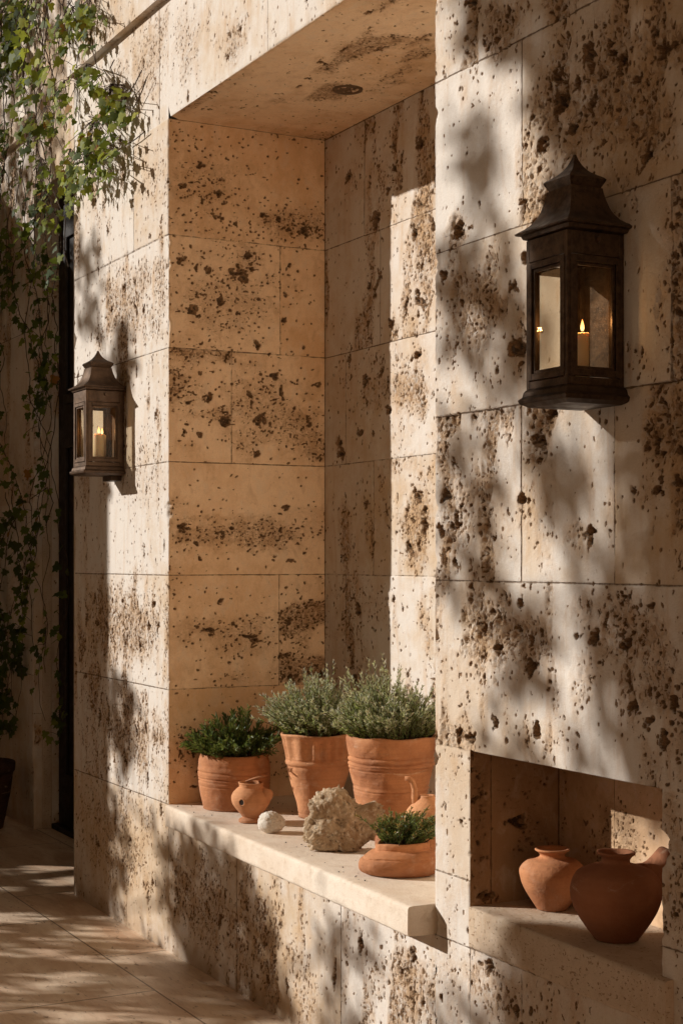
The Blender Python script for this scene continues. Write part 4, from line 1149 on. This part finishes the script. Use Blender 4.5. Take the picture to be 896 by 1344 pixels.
# --- little closed pot between rock and bowl
S2 = thing('small_clay_pot', 'small round dark clay pot tucked behind the rock and the thyme bowl', 'pot', (-3.985, 0.215, Z0), 0.3)
pot('body', [(0, 0), (0.02, 0), (0.033, 0.001), (0.044, 0.02), (0.048, 0.042), (0.043, 0.064), (0.030, 0.080), (0.024, 0.086), (0.027, 0.093)], [(0.027, 0.093), (0.022, 0.093), (0.019, 0.085), (0.019, 0.07)], M_TERRA3, S2, 33, [(0.06, 0.002, 0.003, 0.002), (0.05, 0.002, 0.002, 0.003)], 0.003, seg=96, nr=70)
# --- jug at the right jamb
J = thing('clay_jug', 'pale clay jug with a bent spout half hidden by the right edge of the niche', 'jug', (-3.860, 0.262, Z0), 0.0)
pot('body', [(0, 0), (0.03, 0), (0.045, 0.001), (0.056, 0.03), (0.066, 0.08), (0.066, 0.12), (0.056, 0.155), (0.034, 0.178), (0.024, 0.188), (0.023, 0.196)], [(0.023, 0.196), (0.018, 0.196), (0.016, 0.185), (0.016, 0.17)], M_TERRA2, J, 35, [], 0.003, seg=96, nr=80)
mb = MB(); rv = Vector((RX, RY, 0))
mb.tube([rv * -0.030 + Vector((0, 0, 0.165)), rv * -0.036 + Vector((0, 0, 0.190)), rv * -0.036 + Vector((0, 0, 0.212)), rv * -0.042 + Vector((0, 0, 0.232)), rv * -0.052 + Vector((0, 0, 0.243)), rv * -0.064 + Vector((0, 0, 0.243))], [0.012, 0.0095, 0.0085, 0.008, 0.008, 0.006], 12)
mb.build('spout', M_TERRA2, J, True)
# --- jars in the low alcove
ZQ = QZ0 + 0.0005
F1 = thing('clay_jar', 'smaller wide shouldered clay jar with flat rim, deeper in the alcove', 'jar', (-3.105, 0.160, ZQ), 0.2, 'clay jars in the alcove')
pot('body', [(0, 0), (0.02, 0), (0.035, 0.0008), (0.039, 0.006), (0.053, 0.027), (0.070, 0.055), (0.0795, 0.082), (0.0775, 0.101), (0.061, 0.118), (0.038, 0.125), (0.031, 0.129), (0.030, 0.134), (0.036, 0.140), (0.042, 0.144), (0.0415, 0.148)], [(0.0415, 0.148), (0.036, 0.148), (0.028, 0.142), (0.024, 0.13), (0.03, 0.11)], M_TERRA, F1, 41, [(0.075, 0.01, 0.0008, 0.004)], 0.0018)
G1 = thing('clay_jar', 'large round brown clay jar with a wide side spout, front of the alcove', 'jar', (-2.792, 0.110, ZQ), 0.9, 'clay jars in the alcove')
pot('body', [(0, 0), (0.03, 0), (0.047, 0.0008), (0.052, 0.006), (0.070, 0.030), (0.091, 0.063), (0.1025, 0.097), (0.1015, 0.122), (0.089, 0.147), (0.064, 0.161), (0.042, 0.167), (0.033, 0.172), (0.032, 0.179), (0.037, 0.186), (0.0435, 0.191), (0.043, 0.196)], [(0.043, 0.196), (0.036, 0.196), (0.029, 0.187), (0.027, 0.172), (0.034, 0.15)], M_TERRA3, G1, 43, [(0.14, 0.003, 0.0008, 0.002)], 0.002)
mb = MB(); hv = Vector((0.80, 0.60, 0)); hz = Vector((0, 0, 1))
mb.tube([hv * 0.060 + hz * 0.128, hv * 0.085 + hz * 0.131, hv * 0.105 + hz * 0.137, hv * 0.125 + hz * 0.146, hv * 0.150 + hz * 0.158], [0.036, 0.033, 0.033, 0.036, 0.042], 24)
mb.build('spout', M_TERRA3, G1, True)
# --- dark pot at the foot of the ivy
K1 = thing('floor_pot', 'dark clay pot on the paving in the shaded corner under the ivy', 'pot', (-8.05, 0.10, 0.0005), 0.0)
pot('pot', [(0, 0), (0.06, 0), (0.095, 0.001), (0.105, 0.03), (0.135, 0.18), (0.152, 0.29), (0.160, 0.30), (0.162, 0.34), (0.157, 0.35)], [(0.157, 0.35), (0.145, 0.35), (0.138, 0.33), (0.135, 0.29)], M_DARKCLAY, K1, 47, [(0.295, 0.003, 0.003, 0)], 0.003, seg=96, nr=70)
soil_disc(K1, 0.137, 0.31, 6)

# crumbs of soil and clay on the sill
nc = 150
cen = [(-5.045, 0.185, 0.13), (-4.725, 0.352, 0.08), (-4.262, 0.372, 0.10), (-3.755, 0.118, 0.12), (-4.15, 0.125, 0.11)]
bm = bmesh.new()
for i in range(nc):
    cxx, cyy, rr = cen[i % 5]
    a = rg.uniform(0, 6.28); q = rr + abs(rg.normal(0, 0.05)) + 0.004
    X_ = cxx + q * math.cos(a); Y_ = cyy + q * math.sin(a)
    if not (-0.03 < Y_ < 0.6 and XA + 0.03 < X_ < XB - 0.03): continue
    r_ = 0.0008 + 0.0018 * rg.random() ** 2
    bmesh.ops.create_icosphere(bm, subdivisions=1, radius=r_, matrix=Matrix.Translation((X_, Y_, ZS + r_ * 0.55)) @ Matrix.Rotation(rg.uniform(0, 3), 4, 'X') @ Matrix.Diagonal((1.3, 1.0, 0.7, 1.0)))
me = bpy.data.meshes.new('soil_crumbs'); bm.to_mesh(me); bm.free(); me.materials.append(M_SOIL)
o = bpy.data.objects.new('soil_crumbs', me); C.objects.link(o)
tag(o, 'fine dark crumbs of soil scattered on the sill around the pots', 'soil crumbs', kind='stuff')

# ------------------------------------------------------------------ ivy
rg = np.random.default_rng(77)
ivy = thing('climbing_ivy', 'straggly climbing ivy hanging in strands from the upper wall over the doorway', 'ivy', (-7.6, 0.25, 0.35))
IO = np.array(ivy.location)
sb = MB(); pos = []; dr = []; nm = []; ln = []; wd = []; lv = []


def add_leaf(p, out, size, lvv, dn=0.75):
    d = np.array([rg.normal(0, 0.6), rg.normal(0, 0.35) + out[1] * 0.35, -dn + rg.normal(0, 0.45)])
    n = np.array(out, float) + rg.normal(0, 0.5, 3) + np.array([0.25, 0, 0.25])
    pos.append(np.array(p) - IO); dr.append(d); nm.append(n)
    s = size * rg.uniform(0.55, 1.25)
    ln.append(s); wd.append(s * rg.uniform(0.75, 1.0)); lv.append(lvv)


def strand(x0, y0, y1, Yp, step=7, sway=2.2, leafp=0.8, size=0.05, lvr=(0.15, 0.72), drift=0.0, seed=0, rad=0.0028, dense=None):
    x = x0; y = y0; pts = []; vx = 0.0
    off = rg.uniform(0, 99)
    while y < y1:
        vx = vx * 0.75 + rg.normal(0, sway * 0.5)
        x += vx + drift; y += step * rg.uniform(0.7, 1.2)
        Yq = Yp - 0.02 - 0.025 * abs(math.sin(y * 0.03 + off)) - rg.uniform(0, 0.012)
        p = pt(x, y, Yq)
        pts.append(tuple(Vector(p) - Vector(IO)))
        cluster = vn2(np.array([y / 55 + off]), np.array([x / 30]), 5)[0]
        q = leafp * (0.12 + 1.6 * max(0, cluster - 0.35))
        if dense: q *= dense(x, y)
        for _ in range(3):
            if rg.random() < q:
                dd = rg.normal(0, 0.028, 3)
                v = rg.uniform(*lvr)
                if rg.random() < 0.012: v = 1.0
                add_leaf((p.x + dd[0], p.y - abs(dd[1]) * 0.9, p.z + dd[2]), (0.3, -1, 0.2), size, v)
                if rg.random() < 0.6:
                    e = pos[-1]
                    sb.tube([pts[-1], tuple((np.array(pts[-1]) + e) / 2 + np.array([0, -0.004, 0.006])), tuple(e)], 0.0011, 4, False)
    if len(pts) > 2: sb.tube(pts, np.linspace(rad, rad * 0.45, len(pts)), 5, False)


def dens_left(x, y):
    d = 0.55 if y < 170 else 1.25
    if y > 880: d *= 0.75
    if 620 < y < 760: d *= 0.8
    return d


for x0 in np.linspace(-52, 44, 17):
    strand(x0 + rg.normal(0, 3), -75 + rg.uniform(-10, 60), rg.choice([420, 560, 700, 860, 930]) + rg.uniform(-60, 60), FWY, drift=rg.normal(0, 0.12), dense=dens_left, leafp=0.66, size=0.042, rad=0.0036)
for x0 in (34, 38, 46): strand(x0, 150, rg.uniform(860, 1035), FWY, drift=0.02, leafp=0.42, size=0.045)
for x0 in (-8, 6, 18, 28): strand(x0, 640, 960, FWY, drift=0.1, leafp=1.3, size=0.055, lvr=(0.0, 0.35))
for x0 in (5, 20, 35, 50, -10, -25): strand(x0, -60, 110, FWY, leafp=1.3, size=0.055, lvr=(0.0, 0.35), sway=4)
# over the corner of the sunlit pier
for k in range(16):
    x0 = rg.uniform(50, 118)
    strand(x0, -80 + rg.uniform(0, 40), rg.uniform(60, 230), rg.uniform(-0.01, 0.02), sway=3.0, leafp=0.34, size=0.050, lvr=(0.2, 0.92), drift=rg.uniform(-0.5, 0.7))
for (cx, cy, rx, ry, n, Yq) in ((115, 105, 22, 16, 30, -0.08), (85, 135, 18, 22, 20, -0.06), (148, 140, 20, 22, 38, -0.035), (162, 150, 9, 14, 9, -0.03), (125, 180, 26, 18, 30, -0.06), (130, 205, 22, 16, 32, -0.06), (112, 225, 22, 20, 34, -0.08), (92, 225, 14, 22, 26, -0.08),
                               (60, 170, 12, 22, 18, 0.05), (55, 240, 16, 24, 24, 0.12), (60, 275, 16, 18, 18, 0.15), (95, 30, 18, 16, 26, -0.07), (118, 14, 18, 12, 22, -0.07), (80, 55, 12, 16, 16, -0.05), (88, 255, 12, 16, 14, 0.0)):
    root = pt(cx, cy - ry * 1.4, Yq + 0.03)
    for _ in range(int(n * 1.35)):
        x = rg.normal(cx, rx * 0.55); y = rg.normal(cy, ry * 0.6)
        Yr = Yq - rg.uniform(0, 0.05)
        p = pt(x, y, Yr)
        v = rg.uniform(0.35, 0.93) if rg.random() > 0.03 else 1.0  # clumps in the sun: sunlight put into lighter leaf colours
        add_leaf(p, (0.5, -1, 0.5), 0.040, v, 0.9)
        if rg.random() < 0.55:
            m = (np.array(root) + np.array(p)) / 2 + rg.normal(0, 0.02, 3)
            sb.tube([tuple(np.array(root) - IO), tuple(m - IO), tuple(np.array(p) - IO)], 0.0014, 4, False)
# bare tendrils on the pier
for (pl) in ([(150, 150), (165, 128), (178, 108), (186, 92)], [(158, 145), (168, 125), (163, 112), (152, 110)], [(176, 140), (186, 120), (192, 104)], [(165, 190), (178, 182), (190, 172)], [(150, 100), (145, 88), (150, 78)],
             [(64, 400), (58, 380), (66, 356), (62, 345)], [(60, 690), (70, 660), (62, 640), (40, 655)], [(70, 250), (86, 290), (84, 330), (90, 350)], [(120, -5), (140, 5), (150, -8)], [(100, 30), (140, 20), (155, 6)]):
    Yq = -0.02 if pl[0][0] > 95 else 0.26
    P = [Vector(pt(a, b, Yq)) - Vector(IO) for a, b in pl]
    sb.tube([tuple(p) for p in P], 0.0024, 5, False)
sb.build('stems', M_STEM, ivy)
leaves('leaves', T_IVY, pos, dr, nm, ln, wd, lv, M_IVY, ivy)

# ------------------------------------------------------------------ garden trees (out of frame, between the sun and the wall)
def inpoly(x, y, poly):
    r = np.zeros(x.shape, bool)
    n = len(poly)
    for i in range(n):
        x1, y1 = poly[i]; x2, y2 = poly[(i + 1) % n]
        c = ((y1 > y) != (y2 > y)) & (x < (x2 - x1) * (y - y1) / ((y2 - y1) if y2 != y1 else 1e-9) + x1)
        r ^= c
    return r


# where the crowns screen the sun from the wall: outlines on the wall with a share of cover
SH_R = [([(706, 60), (750, -40), (1000, -60), (1000, 540), (838, 540), (812, 300), (800, 250), (740, 215), (716, 150)], 1.0),
        ([(600, -30), (760, -40), (720, 50), (690, 62), (610, 55)], 0.75),
        ([(600, 155), (652, 140), (650, 215), (615, 205)], 0.75), ([(612, 225), (655, 225), (650, 315), (606, 320)], 0.30),
        ([(571, 330), (640, 320), (690, 360), (700, 540), (650, 515), (620, 450), (571, 440)], 0.45),
        ([(571, 560), (640, 540), (660, 600), (640, 690), (600, 620), (571, 640)], 0.32),
        ([(690, 590), (760, 575), (745, 660), (700, 640)], 0.7),
        ([(571, 710), (600, 700), (670, 745), (662, 768), (571, 765)], 0.45),
        ([(834, 500), (1000, 480), (1000, 790), (840, 780)], 1.0), ([(806, 500), (840, 500), (838, 620), (806, 590)], 0.8),
        ([(640, 775), (715, 775), (735, 850), (715, 920), (660, 890)], 0.5), ([(720, 765), (830, 765), (800, 820), (760, 795)], 0.55),
        ([(790, 800), (1000, 770), (1000, 1350), (660, 1400), (664, 1215), (790, 1268), (868, 1290), (868, 1035), (830, 1020)], 1.0),
        ([(730, 900), (765, 900), (772, 1010), (735, 985)], 0.4), ([(620, 940), (700, 950), (690, 990), (620, 975)], 0.35),
        ([(706, 1090), (800, 1075), (870, 1110), (870, 1290), (770, 1262), (692, 1215)], 0.85),
        ([(664, 1200), (880, 1290), (890, 1400), (660, 1400)], 1.0),
        ([(556, 1290), (640, 1310), (640, 1400), (556, 1400)], 0.3)]
SH_L = [([(210, 1100), (262, 1090), (320, 1120), (350, 1200), (372, 1300), (392, 1400), (330, 1400), (262, 1290), (214, 1190)], 0.9),
        ([(140, 880), (172, 900), (168, 1010), (146, 1000)], 0.75), ([(98, 1020), (150, 1030), (168, 1120), (156, 1200), (98, 1180)], 0.55),
        ([(98, 900), (135, 900), (130, 1000), (98, 1000)], 0.4), ([(150, 420), (172, 430), (165, 500), (145, 490)], 0.7), ([(100, 310), (135, 320), (128, 440), (100, 420)], 0.5),
        ([(430, 1180), (475, 1200), (480, 1400), (420, 1400)], 0.4)]


def cover(polys, X, Zz, Yp=0.0):
    x, y = pix(X, Yp + 0 * X, Zz)
    s = np.zeros(X.shape)
    for poly, w in polys: s = np.where(inpoly(x, y, poly), np.maximum(s, w), s)
    return s


def sample_wall(polys, x0, x1, z0, z1, n, rgx, jit=0.02):
    X = rgx.uniform(x0, x1, n); Zq = rgx.uniform(z0, z1, n)
    s = cover(polys, X, Zq)
    k = rgx.random(n) < s
    X = X[k] + rgx.normal(0, jit, k.sum()); Zq = Zq[k] + rgx.normal(0, jit, k.sum())
    return np.stack([X, 0 * X, Zq], -1)


def grow_tree(name, label, base, P, dists, rgx, size=0.075, height=2.6, limbs=26, cat='tree'):
    """leaf sprays at P shifted towards the sun, carried by limbs on a tapering trunk"""
    t = thing(name, label, cat, base)
    o = np.array(base)
    Q = P - SUN[None] * dists[:, None] - o
    n = len(Q)
    d = rgx.normal(0, 1, (n, 3)); d[:, 2] -= 0.5
    leaves('crown', T_LEAF, Q, d, rgx.normal(0, 1, (n, 3)) + np.array([0, 0, 0.6]), rgx.uniform(0.8, 1.3, n) * size * 1.5, rgx.uniform(0.7, 1.1, n) * size * 0.75, rgx.uniform(0, 0.95, n), M_TREE, t)
    mb = MB()
    fork = np.array([0.05, 0.03, height])
    mb.tube([(0, 0, -0.02), (0.03, 0.02, height * 0.35), (0.0, 0.04, height * 0.7), tuple(fork)], [0.13, 0.10, 0.085, 0.07], 12)
    for k in range(limbs):
        e = Q[rgx.integers(n)]
        m = fork * 0.45 + e * 0.55 + rgx.normal(0, 0.12, 3) + np.array([0, 0, 0.12])
        q = fork * 0.8 + e * 0.2 + np.array([0, 0, 0.1])
        mb.tube([tuple(fork), tuple(q), tuple(m), tuple(e)], [0.035, 0.022, 0.010, 0.004], 6)
    mb.build('trunk', M_BARK, t, True)
    return t


rgx = np.random.default_rng(404)
P1 = sample_wall(SH_R, -3.39, -1.2, -0.3, 3.9, 26000, rgx)
extra = np.stack([rgx.uniform(-2.4, -0.6, 3000), np.zeros(3000), rgx.uniform(0.0, 3.9, 3000)], -1)
P1 = np.concatenate([P1, extra])
grow_tree('garden_tree', 'leafy garden tree standing opposite the alcove', (-6.2, -4.7, 0), P1, rgx.uniform(5.6, 7.2, len(P1)), rgx, 0.066)
P2 = sample_wall(SH_L, -6.3, -3.4, -0.6, 2.9, 22000, rgx)
grow_tree('garden_tree', 'leafy garden tree standing opposite the planted niche', (-8.62, -4.7, 0), P2, rgx.uniform(4.8, 6.4, len(P2)), rgx, 0.060, 2.5, 4)
n = 5200
X = rgx.uniform(-10.0, -7.35, n); Zq = rgx.uniform(1.8, 5.6, n)
P4 = np.stack([X, X * 0 + FWY, Zq], -1)[rgx.random(n) < 0.7]
grow_tree('garden_tree', 'leafy garden tree standing beyond the added shade wall', (-12.2, -4.9, 0), P4, rgx.uniform(5.4, 6.6, len(P4)), rgx, 0.07, 3.0, 20)
# low shrubs that break the light on the paving
LIT = [(40, 1131, 60, 3.0), (85, 1150, 22, 2.5), (25, 1206, 34, 4), (28, 1219, 30, 3), (130, 1227, 40, 4), (110, 1288, 50, 6), (150, 1268, 30, 4), (185, 1310, 40, 5), (262, 1300, 55, 7), (205, 1262, 30, 5), (235, 1335, 40, 6), (160, 1196, 25, 4), (300, 1325, 30, 5), (60, 1250, 30, 3), (20, 1300, 25, 4), (330, 1338, 30, 5), (210, 1285, 26, 3), (60, 1322, 45, 4), (150, 1340, 40, 4), (95, 1262, 30, 3)]
n = 26000
X = rgx.uniform(-7.6, -2.0, n); Y = rgx.uniform(-1.9, -0.02, n)
px, py = pix(X, Y, 0 * X)
s = np.full(n, 0.33)
for (cx, cy, rx, ry) in LIT: s = np.where(((px - cx) / rx) ** 2 + ((py - cy) / (ry * 1.9 + 1.5)) ** 2 < 1, 0.0, s)
s = np.where(py > 1420, 0.6, s)
k = rgx.random(n) < s
P3 = np.stack([X[k], Y[k], 0 * X[k]], -1)
grow_tree('garden_shrub', 'broad leafy garden shrub across the path from the niche', (-7.4, -3.6, 0), P3, rgx.uniform(3.2, 4.2, len(P3)), rgx, 0.055, 0.9, 20, 'shrub')

# ------------------------------------------------------------------ light and camera
sc = bpy.context.scene
w = bpy.data.worlds.new('World'); sc.world = w; w.use_nodes = True
nt = w.node_tree; nt.nodes.clear()
out = nt.nodes.new('ShaderNodeOutputWorld'); bg = nt.nodes.new('ShaderNodeBackground')
sky = nt.nodes.new('ShaderNodeTexSky'); sky.sky_type = 'NISHITA'; sky.sun_disc = False
elev = math.asin(-SUN[2]); 
sky.sun_elevation = elev
sky.sun_rotation = math.atan2(-SUN[0], -SUN[1])            # clockwise from +Y towards +X
sky.dust_density = 3.0; sky.air_density = 1.0; sky.ozone_density = 1.0
mx = nt.nodes.new('ShaderNodeMix'); mx.data_type = 'RGBA'; mx.blend_type = 'MULTIPLY'; mx.inputs[0].default_value = 1.0
mx.inputs[7].default_value = (0.30, 0.20, 0.128, 1)          # warm white balance of the photograph
nt.links.new(sky.outputs[0], mx.inputs[6]); nt.links.new(mx.outputs[2], bg.inputs[0])
bg.inputs[1].default_value = 0.05
nt.links.new(bg.outputs[0], out.inputs[0])
sl = bpy.data.lights.new('sun', 'SUN'); sl.energy = 5.0; sl.angle = R(0.6); sl.color = (1.0, 0.955, 0.895)
so = bpy.data.objects.new('sun', sl); C.objects.link(so)
so.rotation_euler = Vector(SUN).to_track_quat('-Z', 'Y').to_euler()
so.location = (-8, -9, 6)

cam = bpy.data.cameras.new('camera'); co = bpy.data.objects.new('camera', cam); C.objects.link(co)
co.location = (0, -DY, EH); co.rotation_euler = (R(90), 0, YAW)
cam.sensor_fit = 'HORIZONTAL'; cam.sensor_width = 36.0; cam.lens = FPX / 896 * 36
cam.shift_y = (HY - 672) / 896; cam.clip_start = 0.05; cam.clip_end = 300
sc.camera = co
sc.view_settings.view_transform = 'Standard'; sc.view_settings.look = 'None'; sc.view_settings.exposure = 0; sc.view_settings.gamma = 1
sc.render.engine = 'CYCLES'
cy = sc.cycles
cy.use_denoising = True
cy.max_bounces = 10; cy.diffuse_bounces = 6; cy.glossy_bounces = 4; cy.transparent_max_bounces = 16; cy.transmission_bounces = 6
cy.sample_clamp_indirect = 6.0
